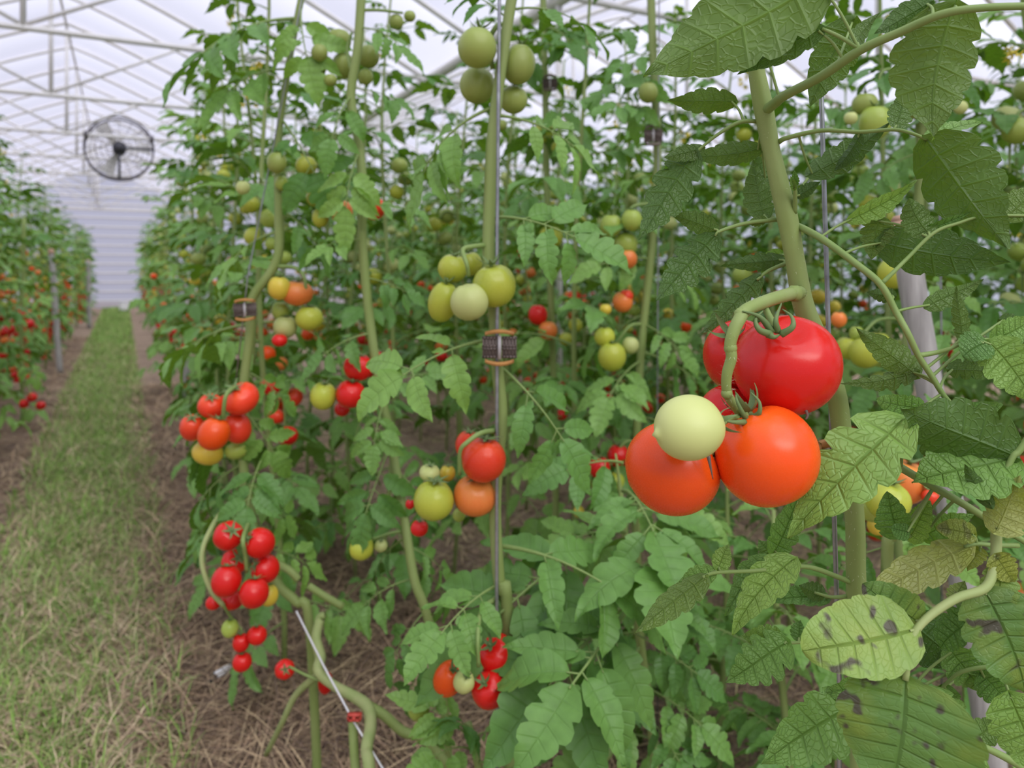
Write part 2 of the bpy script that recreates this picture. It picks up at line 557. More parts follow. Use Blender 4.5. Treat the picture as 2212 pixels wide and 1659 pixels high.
def compound_leaf(mb, hi, r, pairs=3):
    """Leaf of unit length along +X that arches up and droops; upper side is +Z."""
    a0, a1 = r.uniform(0.15, 0.5), r.uniform(-0.75, -0.2)
    n = 12
    th = np.linspace(a0, a1, n)
    sway = r.uniform(-0.2, 0.2)
    p = np.zeros((n, 3))
    ln = 0.64
    for i in range(1, n):
        p[i] = p[i - 1] + ln / (n - 1) * np.array([math.cos(th[i]) * math.cos(sway * i / n), math.cos(th[i]) * math.sin(sway * i / n), math.sin(th[i])])
    tube(mb, p[:: 1 if hi else 2] if hi else p[[0, 3, 6, 9, 11]], [0.013, 0.007, 0.0045], 6 if hi else 4, cap=False, mi=1)

    def at(t):
        f = t * (n - 1)
        i = min(int(f), n - 2)
        return p[i] + (p[i + 1] - p[i]) * (f - i), nrm(p[i + 1] - p[i])

    kw = dict(teeth=5, res=3, nv=6) if hi else dict(teeth=4, res=2, nv=4)

    def one(t, side, L, wr, small=False):
        b, tg = at(t)
        up = nrm(np.array([0, 0, 1.0]) - tg * tg[2])
        sd = np.cross(up, tg)
        yaw = r.uniform(0.85, 1.3) * side
        d = tg * math.cos(yaw) + sd * math.sin(yaw)
        d = nrm(d + np.array([0, 0, r.uniform(-0.45, 0.05)]))
        nn = nrm(up + sd * r.uniform(-0.4, 0.4) + tg * r.uniform(-0.25, 0.35))
        st = L * r.uniform(0.12, 0.28)
        if hi or not small:
            tube(mb, [b, b + d * st], [0.005, 0.004], 4, cap=False, mi=1)
        k = dict(kw)
        if small:
            k.update(teeth=2, res=2, nv=2)
        leaflet(mb, b + d * st * 0.98, d, nn, L, L * wr, fold=r.uniform(0.05, 0.45), bend=r.uniform(0.2, 1.1), wave=r.uniform(0.03, 0.10), r=r, depth=r.uniform(0.13, 0.30), **k)

    ts = np.linspace(0.40, 0.86, pairs)
    for i, t in enumerate(ts):
        for side in (-1, 1):
            one(min(0.98, t + r.uniform(-0.03, 0.03)), side, r.uniform(0.25, 0.36) * (0.85 + 0.25 * math.sin(PI * (i + 1) / (pairs + 1))), r.uniform(0.40, 0.56))
        if i < pairs - 1 or True:
            one(min(0.97, t + 0.09), r.choice((-1, 1)), r.uniform(0.06, 0.12), 0.7, True)
    b, tg = at(1.0)
    up = nrm(np.array([0, 0, 1.0]) - tg * tg[2])
    leaflet(mb, b, tg, nrm(up + np.array([0, r.uniform(-0.3, 0.3), 0])), r.uniform(0.36, 0.46), r.uniform(0.20, 0.27), fold=r.uniform(0.05, 0.4), bend=r.uniform(0.3, 1.0), wave=0.06, r=r, depth=0.28, **kw)


R0 = random.Random(3)
LEAF_HI, LEAF_LO = [], []
for i in range(9):
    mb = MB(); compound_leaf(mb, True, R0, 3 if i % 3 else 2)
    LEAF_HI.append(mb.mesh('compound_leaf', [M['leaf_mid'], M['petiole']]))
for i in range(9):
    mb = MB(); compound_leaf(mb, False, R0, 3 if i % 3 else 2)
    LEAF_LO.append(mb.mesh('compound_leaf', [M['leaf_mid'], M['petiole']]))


# ------------------------------------------------------------------ tomatoes
def tomato_mesh(ns, nr, squash, ribs, rib_amp, dimple, tip, seed):
    """Unit radius, stem end at +Z with a hollow round it, blossom end at -Z."""
    r = random.Random(seed)
    ph = r.uniform(0, 6)
    V, F = [], []
    lat = [PI * (i / nr) for i in range(nr + 1)]
    lean = r.uniform(-0.05, 0.05)
    for i, a in enumerate(lat):
        rho, z = math.sin(a), math.cos(a)
        rho = rho ** 0.92
        zz = z * squash
        zz -= dimple * math.exp(-(rho / 0.30) ** 2) * (1 if z > 0 else 0)
        if z < 0:
            zz -= tip * math.exp(-(rho / 0.12) ** 2)
        if i in (0, nr):
            V.append((0, 0, zz))
            continue
        for j in range(ns):
            b = 2 * PI * j / ns
            k = 1 + rib_amp * math.cos(ribs * b + ph) * (0.35 + 0.65 * max(0, z)) * rho + 0.02 * math.cos(2 * b + ph)
            V.append((rho * k * math.cos(b) + lean * z, rho * k * math.sin(b), zz + rib_amp * 0.6 * math.cos(ribs * b + ph) * max(0, z) * rho))
    for j in range(ns):
        F.append((0, 1 + j, 1 + (j + 1) % ns))
    for i in range(nr - 2):
        for j in range(ns):
            a = 1 + i * ns
            F.append((a + j, a + ns + j, a + ns + (j + 1) % ns, a + (j + 1) % ns))
    last = len(V) - 1
    a = 1 + (nr - 2) * ns
    for j in range(ns):
        F.append((a + j, last, a + (j + 1) % ns))
    me = bpy.data.meshes.new('tomato')
    me.from_pydata(V, [], F)
    me.polygons.foreach_set('use_smooth', np.ones(len(F), dtype=bool))
    me.materials.append(M['t_red'])
    me.update()
    return me


TOM_HERO = [tomato_mesh(48, 28, 0.92, 5, 0.010, 0.13, 0.01, 1), tomato_mesh(48, 28, 0.92, 4, 0.012, 0.14, 0.03, 2), tomato_mesh(48, 28, 0.96, 3, 0.03, 0.14, 0.17, 3)]
TOM_MID = [tomato_mesh(24, 14, s, k, a, 0.14, 0.03, 10 + i) for i, (s, k, a) in enumerate(((0.88, 5, 0.03), (0.94, 4, 0.02), (0.84, 6, 0.04), (0.97, 3, 0.015)))]
TOM_LO = [tomato_mesh(12, 8, s, k, a, 0.12, 0.02, 20 + i) for i, (s, k, a) in enumerate(((0.88, 5, 0.03), (0.94, 4, 0.02), (0.85, 3, 0.03)))]


def calyx_mesh(n, seed, curl, nseg=6):
    r = random.Random(seed)
    mb = MB()
    for k in range(n):
        a = 2 * PI * k / n + r.uniform(-0.15, 0.15)
        L = r.uniform(0.62, 0.85)
        c = curl * r.uniform(0.6, 1.4)
        dx = np.array([math.cos(a), math.sin(a), 0]); sd = np.array([-math.sin(a), math.cos(a), 0]); up = np.array([0, 0, 1.0])
        V, th, q = [], 0.30, np.zeros(3)
        for i in range(nseg + 1):
            t = i / nseg
            w = 0.125 * (1 - t) ** 0.7 * (0.6 + 1.2 * t if t < 0.35 else 1.02)
            nn = -dx * math.sin(th) + up * math.cos(th)
            V += [q - sd * w + nn * 0.03 * (1 - t), q + nn * -0.01, q + sd * w + nn * 0.03 * (1 - t)]
            q = q + (dx * math.cos(th) + up * math.sin(th)) * L / nseg
            th += c / nseg
        F = []
        for i in range(nseg):
            for j in range(2):
                F.append((i * 3 + j, i * 3 + j + 1, i * 3 + 4 + j, i * 3 + 3 + j))
        mb.add(V, F)
    tube(mb, [(0, 0, -0.05), (0, 0, 0.05), (0.01, 0, 0.22)], [0.10, 0.085, 0.06], 8)
    return mb.mesh('calyx', M['calyx'])


CALYX = [calyx_mesh(5, 1, 0.6), calyx_mesh(6, 2, -0.2), calyx_mesh(5, 3, 1.4)]
CALYX_HERO = [calyx_mesh(6, 5, 2.3, 10), calyx_mesh(5, 6, 1.2, 10)]

TLABEL = {'red': 'ripe red tomato', 'scarlet': 'orange-red tomato', 'orange': 'ripening orange tomato', 'pale_orange': 'pale orange tomato', 'yellow': 'yellow tomato turning ripe',
          'yellow_green': 'yellow-green unripe tomato', 'pale_green': 'pale green unripe tomato', 'green': 'green unripe tomato', 'olive': 'olive green unripe tomato'}


def align_z(axis, spin=0.0):
    z = nrm(axis)
    ref = np.array([1.0, 0, 0]) if abs(z[0]) < 0.8 else np.array([0, 1.0, 0])
    x = nrm(np.cross(ref, z))
    y = np.cross(z, x)
    m = Matrix(((x[0], y[0], z[0]), (x[1], y[1], z[1]), (x[2], y[2], z[2]))).to_4x4()
    return m @ Matrix.Rotation(spin, 4, 'Z')


def put_tomato(root, c, r, colour, axis=(0, 0, 1), mesh=None, calyx=None, sx=1.0, sy=1.0, label=True, squash=1.0, lo=False):
    """One fruit of the plant root; sx and sy stretch it across and along its axis."""
    me = mesh or random.choice(TOM_LO if lo else TOM_MID)
    o = bpy.data.objects.new('tomato', me)
    o.parent = root
    loc = Vector(np.asarray(c) - np.array(root['_loc']))
    o.matrix_local = Matrix.Translation(loc) @ align_z(axis, random.uniform(0, 6)) @ Matrix.Diagonal((r * sx, r * sx, r * sy * squash, 1))
    COL.objects.link(o)
    o.material_slots[0].link = 'OBJECT'
    o.material_slots[0].material = M['t_' + colour]
    if label:
        o['label'] = TLABEL[colour]
    if calyx is not None:
        k = bpy.data.objects.new('calyx', calyx)
        k.parent = o
        k.matrix_local = Matrix.Translation((0, 0, 0.83)) @ Matrix.Rotation(random.uniform(0, 6), 4, 'Z')
        COL.objects.link(k)
    return o


# ------------------------------------------------------------------ plants
def thing(name, loc, label, cat, group=None):
    o = bpy.data.objects.new(name, None)
    o.location = tuple(loc)
    o.empty_display_size = 0.05
    o['_loc'] = [float(x) for x in loc]
    o['label'] = label
    o['category'] = cat
    if group:
        o['group'] = group
    COL.objects.link(o)
    return o


def tag(o, label, cat, group=None):
    o['label'] = label; o['category'] = cat
    if group:
        o['group'] = group
    return o


def put_leaf(root, base, az, pitch, roll, size, hi, r=random):
    o = bpy.data.objects.new('leaf', r.choice(LEAF_HI if hi else LEAF_LO))
    o.parent = root
    m = Matrix.Translation(Vector(np.asarray(base) - np.array(root['_loc']))) @ Matrix.Rotation(az, 4, 'Z') @ Matrix.Rotation(-pitch, 4, 'Y') @ Matrix.Rotation(roll, 4, 'X') @ Matrix.Scale(size, 4)
    if r.random() < 0.5:
        m = m @ Matrix.Diagonal((1, 1, 1, 1))
    o.matrix_local = m
    COL.objects.link(o)
    return o


def leaf_px(root, a, b, roll=0.0, size=1.0, hi=True, k=None):
    """A compound leaf whose stalk starts at a and whose tip lies at b, both (px, py, depth); its upper side turns up and towards the viewer."""
    A, B = W(*a), W(*b)
    d = B - A
    L = np.linalg.norm(d)
    x = d / L
    up = np.array([0, -0.55, 1.0])
    z = nrm(up - x * up.dot(x))
    y = np.cross(z, x)
    mesh = (LEAF_HI if hi else LEAF_LO)[k if k is not None else random.randrange(9)]
    o = bpy.data.objects.new('leaf', mesh)
    o.parent = root
    rot = Matrix(((x[0], y[0], z[0]), (x[1], y[1], z[1]), (x[2], y[2], z[2]))).to_4x4()
    o.matrix_local = Matrix.Translation(Vector(A - np.array(root['_loc']))) @ rot @ Matrix.Rotation(roll, 4, 'X') @ Matrix.Scale(L / 0.92 * size, 4)
    COL.objects.link(o)
    return o


def ripeness(z, r):
    """Colour of a cluster's fruit by the height it hangs at."""
    if z < 0.75:
        return r.choice(('red', 'red', 'red', 'scarlet', 'scarlet', 'orange'))
    if z < 1.05:
        return r.choice(('red', 'scarlet', 'orange', 'pale_orange', 'yellow'))
    if z < 1.3:
        return r.choice(('orange', 'pale_orange', 'yellow_green', 'yellow', 'green'))
    return r.choice(('green', 'yellow_green', 'olive', 'pale_green'))


def cluster(root, at, out_dir, n, z, r, lo, rad=None):
    """A fruit stalk that arches out from the stem, with n tomatoes."""
    o = nrm(out_dir)
    pts = [at, at + o * 0.045 + np.array([0, 0, 0.015]), at + o * 0.075 + np.array([0, 0, -0.02]), at + o * 0.085 + np.array([0, 0, -0.08]), at + o * 0.085 + np.array([0, 0, -0.13])]
    mb = MB()
    p = smooth_path(pts, 3)
    tube(mb, p, [0.005, 0.004, 0.003], 4 if lo else 6, cap=False)
    mb.obj('fruit_stalk', M['petiole'], root)
    base_col = ripeness(z, r)
    side = np.cross(o, (0, 0, 1))
    for i in range(n):
        rr = (rad or r.uniform(0.024, 0.033))
        s = p[min(len(p) - 1, 4 + i * 2)]
        ang = i * 2.4 + r.uniform(-0.4, 0.4)
        dd = side * math.cos(ang) + o * math.sin(ang) * 0.9 + np.array([0, 0, -0.25])
        c = s + nrm(dd) * rr * 1.05 + np.array([0, 0, -0.012 * i])
        col = base_col if r.random() < 0.6 else ripeness(z + r.uniform(-0.2, 0.25), r)
        put_tomato(root, c, rr, col, nrm(np.array([0, 0, 0.9]) - nrm(dd) * 0.5), lo=lo, calyx=None if lo else r.choice(CALYX), label=not lo)


def flower_mesh():
    mb = MB()
    for k in range(6):
        a = 2 * PI * k / 6
        dx = np.array([math.cos(a), math.sin(a), 0]); sd = np.array([-math.sin(a), math.cos(a), 0])
        V = [sd * -.002, sd * .002, dx * .006 - sd * .0025 + (0, 0, .001), dx * .006 + sd * .0025 + (0, 0, .001), dx * .012 + (0, 0, .006)]
        mb.add(V, [(0, 1, 3, 2), (2, 3, 4)])
    tube(mb, [(0, 0, 0), (0, 0, -.008)], [.0022, .0008], 6)
    return mb.mesh('flower', M['flower'])


FLOWER = flower_mesh()


def put_flowers(root, at, r):
    a = r.uniform(0, 6.28)
    o = np.array([math.cos(a), math.sin(a), 0])
    mb = MB()
    p = smooth_path([at, at + o * .05 + (0, 0, .02), at + o * .09 + (0, 0, -.01)], 3)
    tube(mb, p, [.002, .0012], 4)
    mb.obj('flower_stalk', M['petiole'], root)
    for i in range(r.randint(3, 5)):
        f = bpy.data.objects.new('flower', FLOWER)
        f.parent = root
        c = p[-1 - (i % 3)] + np.array([r.uniform(-.015, .015), r.uniform(-.015, .015), r.uniform(-.02, .005)])
        f.matrix_local = Matrix.Translation(Vector(c - np.array(root['_loc']))) @ align_z((r.uniform(-1, 1), r.uniform(-1, 1), -0.5)) @ Matrix.Scale(1.3, 4)
        COL.objects.link(f)


def random_plant(P, t, label, group, r, hi=False, h=2.3, step=0.085, z0=0.5, lean=0.0, tomatoes=True, size=0.30, lo_fruit=True, tom_z=(0.35, 2.0), name='tomato_plant', cn=(3, 5), cstep=0.27):
    base = G(P, t)
    root = thing(name, base, label, 'plant', group)
    ph = r.uniform(0, 6)
    zs = np.linspace(0, h, 12)
    pts = np.array([base + PD * (lean * (z / h) + 0.03 * math.sin(z * 3 + ph)) + RD * 0.03 * math.sin(z * 2.3 + ph * 2) + np.array([0, 0, z]) for z in zs])
    mb = MB()
    tube(mb, pts, [0.009, 0.0085, 0.007, 0.004], 6, cap=True)
    mb.obj('stem', M['stem'], root)

    def at(z):
        return np.array([np.interp(z, zs, pts[:, i]) for i in range(3)])

    az = r.uniform(0, 6.28)
    z = z0
    while z < h:
        az += 2.4 + r.uniform(-0.4, 0.4)
        f = (z - z0) / (h - z0)
        sz = size * r.uniform(0.8, 1.15) * (1 - 0.45 * max(0, f - 0.75) / 0.25)
        put_leaf(root, at(z), az, r.uniform(0.0, 0.5) - 0.25 + 0.45 * f - (0.35 if f < 0.2 else 0), r.uniform(-0.4, 0.4), sz, hi, r)
        z += step * r.uniform(0.75, 1.3)
    if tomatoes:
        for q in range(2):
            put_flowers(root, at(r.uniform(1.3, h - .1)), r)
        z = tom_z[0] + r.uniform(0, 0.15)
        while z < min(tom_z[1], h - 0.2):
            a = r.uniform(0, 6.28)
            cluster(root, at(z), np.array([math.cos(a), math.sin(a), 0]), r.randint(*cn), z, r, lo_fruit)
            z += cstep * r.uniform(0.8, 1.3)
    return root

# ------------------------------------------------------------------ the greenhouse
def roof_h(p):
    return 4.56 - 1.46 * min(1.0, abs(p) / 3.2) ** 1.12


T0, TS = 6.6, 2.43
TUN = [-0.66, 5.74, -7.06]
K_TR = range(-4, 9)

fl = MB()
gx = np.concatenate([np.linspace(-14, -2.4, 8), np.linspace(-2.2, 3.4, 57), np.linspace(3.6, 16, 9)])
gy = np.concatenate([np.linspace(-6, -0.6, 5), np.linspace(-0.4, 8, 85), np.linspace(8.4, 32, 16)])
GP, GT = np.meshgrid(gx, gy, indexing='ij')


def mound(p, t):
    """Height of the ground: flat on the path, a low uneven mound of mulch under the rows."""
    rows = np.exp(-((((p - 0.55 + 0.78) % 1.55) - 0.78) / 0.38) ** 2)
    return 0.035 * rows + 0.012 * np.sin(p * 7.1 + t * 3.3) * np.sin(t * 5.7 - p * 2.1) + 0.008 * np.sin(p * 17 + 3 * np.sin(t * 9)) * np.cos(t * 13) - 0.012


GZ = mound(GP, GT)
V = PD * GP[..., None] + RD * GT[..., None] + np.array([0, 0, 1.0]) * GZ[..., None]
nx, ny = GP.shape
fl.add(V.reshape(-1, 3), [(i * ny + j, (i + 1) * ny + j, (i + 1) * ny + j + 1, i * ny + j + 1) for i in range(nx - 1) for j in range(ny - 1)])
floor = fl.obj('floor', M['soil'])
floor['kind'] = 'structure'

ceiling = bpy.data.objects.new('ceiling', None)
COL.objects.link(ceiling)
ceiling['kind'] = 'structure'
ceiling['label'] = 'milky plastic film roof of the greenhouse stretched over the hoops'
for ti, p0 in enumerate(TUN):
    for k in range(-8, 17):
        t0 = T0 + k * TS / 2
        if ti == 2 and k < -1 or t0 > 27.5:
            continue
        mb = MB()
        npf, ntf = 28, 8
        ps = np.linspace(-3.2, 3.2, npf + 1)
        Vv = []
        for p in ps:
            for j in range(ntf + 1):
                sft = j / ntf
                puff = 0.17 * math.sin(PI * sft) ** 0.8 * min(1, (3.2 - abs(p)) * 2.5)
                Vv.append(G(p0 + p, t0 + sft * TS / 2, roof_h(p) + 0.03 + puff))
        m = ntf + 1
        mb.add(Vv, [(i * m + j, (i + 1) * m + j, (i + 1) * m + j + 1, i * m + j + 1) for i in range(npf) for j in range(ntf)])
        mb.obj('film_panel', M['film'], ceiling)

ntr = 0
for ti, p0 in enumerate(TUN):
    for k in K_TR:
        t = T0 + k * TS
        if ti == 2 and k < 0 or t < -1.5:
            continue
        ntr += 1
        tr = bpy.data.objects.new('trim_%d' % ntr, None)
        COL.objects.link(tr)
        tr['kind'] = 'structure'
        mb = MB(); tube(mb, [G(p0 - 3.2, t, 3.1), G(p0 + 3.2, t, 3.1)], 0.024, 8); mb.obj('bottom_chord', M['steel'], tr)
        mb = MB(); tube(mb, [G(p0 + p, t, roof_h(p)) for p in np.linspace(-3.2, 3.2, 25)], 0.026, 8); mb.obj('hoop', M['steel'], tr)
        mb = MB(); tube(mb, [G(p0, t, 3.1), G(p0, t, 4.54)], 0.022, 8); mb.obj('king_post', M['steel'], tr)
        for s in ((-1, 1) if ti == 0 else ()):
            mb = MB(); tube(mb, [G(p0, t, 3.12), G(p0 + s * 1.55, t, roof_h(1.55))], 0.017, 8); mb.obj('brace', M['steel'], tr)
        # a lighter hoop half way to the next truss
        mb = MB(); tube(mb, [G(p0 + p, t + TS / 2, roof_h(p)) for p in np.linspace(-3.2, 3.2, 25)], 0.022, 8); mb.obj('hoop', M['steel'], tr)
for p0 in TUN[:2]:
    for dp in (0.0,):
        ntr += 1
        mb = MB(); tube(mb, [G(p0 + dp, -3, roof_h(dp) - 0.035), G(p0 + dp, 27.5, roof_h(dp) - 0.035)], 0.016, 8)
        o = mb.obj('trim_%d' % ntr, M['steel']); o['kind'] = 'structure'
for pg in (2.54, -3.86):
    ntr += 1
    mb = MB(); tube(mb, [G(pg, -3, 3.07), G(pg, 27.5, 3.07)], 0.05, 10)
    o = mb.obj('trim_%d' % ntr, M['steel']); o['kind'] = 'structure'
    for k in range(-1, 9, 2):
        ntr += 1
        mb = MB(); tube(mb, [G(pg, T0 + k * TS, -0.02), G(pg, T0 + k * TS, 3.1)], 0.024, 10)
        o = mb.obj('trim_%d' % ntr, M['steel']); o['kind'] = 'structure'

we = bpy.data.objects.new('wall_end', None); COL.objects.link(we); we['kind'] = 'structure'
for ti, p0 in enumerate(TUN):
    mb = MB()
    ps = np.linspace(-3.2, 3.2, 17)
    V = []
    for p in ps:
        V += [G(p0 + p, 27.5, 0.0), G(p0 + p, 27.5, roof_h(p) + 0.05)]
    mb.add(V, [(2 * i, 2 * i + 1, 2 * i + 3, 2 * i + 2) for i in range(len(ps) - 1)])
    mb.obj('film_panel', M['film'], we)
for i in range(11):
    mb = MB(); z = 0.25 + i * 0.30
    box(mb, G(-0.2, 27.44, z), (6.6, 0.03, 0.05), (PD, RD, np.array([0, 0, 1.0])))
    mb.obj('rail', M['steel'], we)

# circulation fan under the trusses
FD = 10.26
fc = W(258, 322, FD)
FR = 66 * FD / FPX
fan = thing('circulation_fan', fc, 'large round caged greenhouse fan hung from the roof above the grass path', 'fan')
AX = (PD, RD, np.array([0, 0, 1.0]))


def ring(mb, c, R, r, n=40, ns=6):
    tube(mb, [c + AX[0] * R * math.cos(2 * PI * i / n) + AX[2] * R * math.sin(2 * PI * i / n) for i in range(n + 1)], r, ns, cap=False)


mb = MB()
for dy in (-0.12, 0.12):
    ring(mb, fc + RD * dy, FR, 0.013)
mb.obj('outer_ring', M['fan_grey'], fan)
for sgn in (-1, 1):
    mb = MB()
    for R in (0.38, 0.55, 0.70, 0.85):
        ring(mb, fc + RD * sgn * 0.13, FR * R, 0.0028, 36, 4)
    for i in range(16):
        a = 2 * PI * i / 16
        e = AX[0] * math.cos(a) + AX[2] * math.sin(a)
        tube(mb, [fc + RD * sgn * 0.14 + e * 0.08, fc + RD * sgn * 0.12 + e * FR], 0.003, 4)
    mb.obj('wire_guard', M['fan_grey'], fan)
for i in range(3):
    a = 2 * PI * i / 3 + 0.1
    e = AX[0] * math.cos(a) + AX[2] * math.sin(a); q = np.cross(e, RD)
    V, F = [], []
    for j in range(7):
        f = j / 6; w = 0.035 + 0.06 * f; tw = 0.7 - 0.45 * f
        for s in (-1, 1):
            V.append(fc + e * (0.06 + f * (FR - 0.1)) + (q * math.cos(tw) + RD * math.sin(tw)) * w * s)
    F = [(2 * j, 2 * j + 1, 2 * j + 3, 2 * j + 2) for j in range(6)]
    mb = MB(); mb.add(V, F); mb.obj('blade', M['steel'], fan)
mb = MB(); tube(mb, [fc - RD * 0.17, fc + RD * 0.12], 0.085, 14); tube(mb, [fc - RD * 0.20, fc - RD * 0.17], 0.05, 12)
mb.obj('motor', M['fan_dark'], fan)
mb = MB()
for e in (AX[0], -AX[2] * 0.99):
    tube(mb, [fc - RD * 0.15, fc - RD * 0.14 + e * FR], 0.018, 6)
mb.obj('motor_bracket', M['fan_dark'], fan)
t_f = float(fc.dot(RD)); t_c = T0 + 2 * TS
for s in (-1, 1):
    px_ = s * math.sqrt(max(0.0, FR ** 2 - (3.1 - fc[2]) ** 2))
    q = fc + AX[0] * px_ + AX[2] * (3.1 - fc[2])
    mb = MB(); box(mb, q + RD * ((t_c - t_f) / 2 - 0.02), (0.05, abs(t_c - t_f) + 0.16, 0.07), AX, bev=.008)
    mb.obj('clamp', M['fan_grey'], fan)


# ------------------------------------------------------------------ grass path and straw mulch
def strands(name, n, Pf, Tf, hf, wf, tilt, cols, mat, label, cat, curl=0.5, flat=False, dens=None):
    P = Pf(n); T = Tf(n)
    if dens is not None:
        keep = rng.random(n) < dens(P, T)
        P, T = P[keep], T[keep]
        n = len(P)
    base = PD * P[:, None] + RD * T[:, None]
    base[:, 2] = mound(P, T) - 0.004
    az = rng.random(n) * 2 * PI
    h = hf(n); w = wf(n) * (1 + 0.12 * np.maximum(T - 2, 0))
    d = np.stack([np.cos(az), np.sin(az), np.zeros(n)], 1)
    sd = np.stack([-np.sin(az), np.cos(az), np.zeros(n)], 1)
    tl = tilt(n)
    up = np.array([0, 0, 1.0])
    if flat:
        base = base + up * (rng.random(n) ** 2 * 0.035)[:, None] + up * 0.006
    p0 = base
    p1 = base + (d * np.sin(tl)[:, None] + up * np.cos(tl)[:, None]) * (h * 0.55)[:, None]
    t2 = tl + curl * (0.4 + rng.random(n))
    p2 = p1 + (d * np.sin(t2)[:, None] + up * np.cos(t2)[:, None]) * (h * 0.45)[:, None]
    if flat:
        p2[:, 2] = np.maximum(p2[:, 2], base[:, 2] - 0.005)
    wv = sd * (w / 2)[:, None]
    V = np.stack([p0 - wv, p0 + wv, p1 - wv * 0.9, p1 + wv * 0.9, p2 - wv * 0.25, p2 + wv * 0.25], 1).reshape(-1, 3)
    q = np.array([[0, 1, 3, 2], [2, 3, 5, 4]])
    F = (np.arange(n)[:, None, None] * 6 + q[None]).reshape(-1, 4)
    me = bpy.data.meshes.new(name)
    me.vertices.add(len(V)); me.vertices.foreach_set('co', V.astype(np.float32).ravel())
    me.loops.add(F.size); me.loops.foreach_set('vertex_index', F.astype(np.int32).ravel())
    me.polygons.add(len(F))
    me.polygons.foreach_set('loop_start', np.arange(0, F.size, 4, dtype=np.int32))
    me.update(calc_edges=True)
    cols = np.array(cols)
    c = cols[rng.integers(0, len(cols), n)] * (0.7 + 0.6 * rng.random(n))[:, None]
    ca = me.color_attributes.new('tint', 'FLOAT_COLOR', 'POINT')
    ca.data.foreach_set('color', np.concatenate([np.repeat(c, 6, 0), np.ones((n * 6, 1))], 1).astype(np.float32).ravel())
    me.materials.append(mat)
    o = bpy.data.objects.new(name, me)
    COL.objects.link(o)
    o['kind'] = 'stuff'; o['label'] = label; o['category'] = cat
    return o


def t_near(a, b, k=2.2):
    return lambda n: a + (b - a) * rng.random(n) ** k


def path_p(n):
    return -0.18 + 0.22 * np.clip(rng.normal(0, 0.75, n), -1.6, 1.5)


def grass_d(P, T):
    cl = 0.5 + 0.5 * np.sin(P * 9 + 2 * np.sin(T * 1.9)) * np.sin(T * 3.1 + P * 4)
    far = np.clip((T - 2.5) / 3.0, 0, 1)
    edge = np.exp(-((np.abs(P + 0.17) - 0.33) / 0.10) ** 2)
    return np.clip(0.16 + 0.46 * cl + 0.55 * far + 0.35 * edge, 0, 1)


GREENS = [(0.24, 0.42, 0.08), (0.31, 0.50, 0.11), (0.19, 0.36, 0.07), (0.36, 0.50, 0.17), (0.45, 0.46, 0.20)]
DRY = [(0.58, 0.45, 0.29), (0.50, 0.38, 0.25), (0.38, 0.28, 0.18), (0.66, 0.54, 0.36)]
strands('grass', 60000, path_p, t_near(1.0, 27, 2.0), lambda n: 0.05 + 0.10 * rng.random(n), lambda n: 0.0028 + 0.002 * rng.random(n), lambda n: 0.2 + 0.6 * rng.random(n), GREENS, M['grass'], 'green grass worn along the path between the tomato rows', 'grass', 0.8, dens=grass_d)
strands('dry_grass', 26000, path_p, t_near(1.0, 14, 1.8), lambda n: 0.05 + 0.10 * rng.random(n), lambda n: 0.0022 + 0.002 * rng.random(n), lambda n: 0.9 + 0.6 * rng.random(n), DRY, M['straw'], 'dry dead blades lying among the path grass', 'grass', 0.5, flat=True)
MULCH = [(0.42, 0.29, 0.19), (0.32, 0.215, 0.14), (0.15, 0.10, 0.07), (0.62, 0.47, 0.29), (0.46, 0.33, 0.205), (0.19, 0.13, 0.10)]
strands('straw', 60000, lambda n: 0.10 + 1.1 * rng.random(n) ** 1.1, t_near(0.9, 9, 1.7), lambda n: 0.05 + 0.24 * rng.random(n) ** 1.5, lambda n: 0.0014 + 0.0045 * rng.random(n) ** 3, lambda n: 1.15 + 0.55 * rng.random(n), MULCH, M['straw'], 'brown straw mulch spread under the tomato row beside the path', 'straw', 0.3, flat=True)
strands('straw', 24000, lambda n: -1.5 + 1.0 * rng.random(n), t_near(2.0, 16, 1.6), lambda n: 0.05 + 0.15 * rng.random(n), lambda n: 0.0022 + 0.003 * rng.random(n), lambda n: 1.25 + 0.5 * rng.random(n), MULCH, M['straw'], 'brown straw mulch under the row across the grass path', 'straw', 0.3, flat=True)
strands('straw', 24000, lambda n: 1.25 + 2.2 * rng.random(n), t_near(0.2, 8, 1.4), lambda n: 0.06 + 0.15 * rng.random(n), lambda n: 0.0025 + 0.003 * rng.random(n), lambda n: 1.25 + 0.5 * rng.random(n), MULCH + [(0.40, 0.36, 0.18), (0.28, 0.30, 0.12)], M['straw'], 'straw and thin dry grass between the rows beyond the big tomatoes', 'straw', 0.4, flat=True)


# ------------------------------------------------------------------ explicit plants
def px_plant(name, label, stem, rad_px, ground=None, mat='stem', ridges=0.0, ns=10, group=None, stem_label=None):
    """A plant whose stem follows pixels at given depths, and then goes on down to the ground."""
    pts = [W(*p) for p in stem]
    if ground is None:
        g = pts[-1] + (pts[-1] - pts[-2]) * 0.0
        ground = np.array([g[0], g[1], 0.0])
    else:
        ground = np.array(ground, float)
    root = thing(name, ground, label, 'plant', group)
    p = smooth_path(pts + [ground], 6)
    rad = [r * s[2] / FPX for r, s in zip(rad_px, stem)] + [rad_px[-1] * stem[-1][2] / FPX]
    rr = np.interp(np.linspace(0, len(rad) - 1, len(p)), np.arange(len(rad)), rad)
    mb = MB(); tube(mb, p, list(rr), ns, ridges=ridges)
    o = mb.obj('stem', M[mat], root)
    if stem_label:
        o['label'] = stem_label
    root['_stem'] = 0
    return root, o


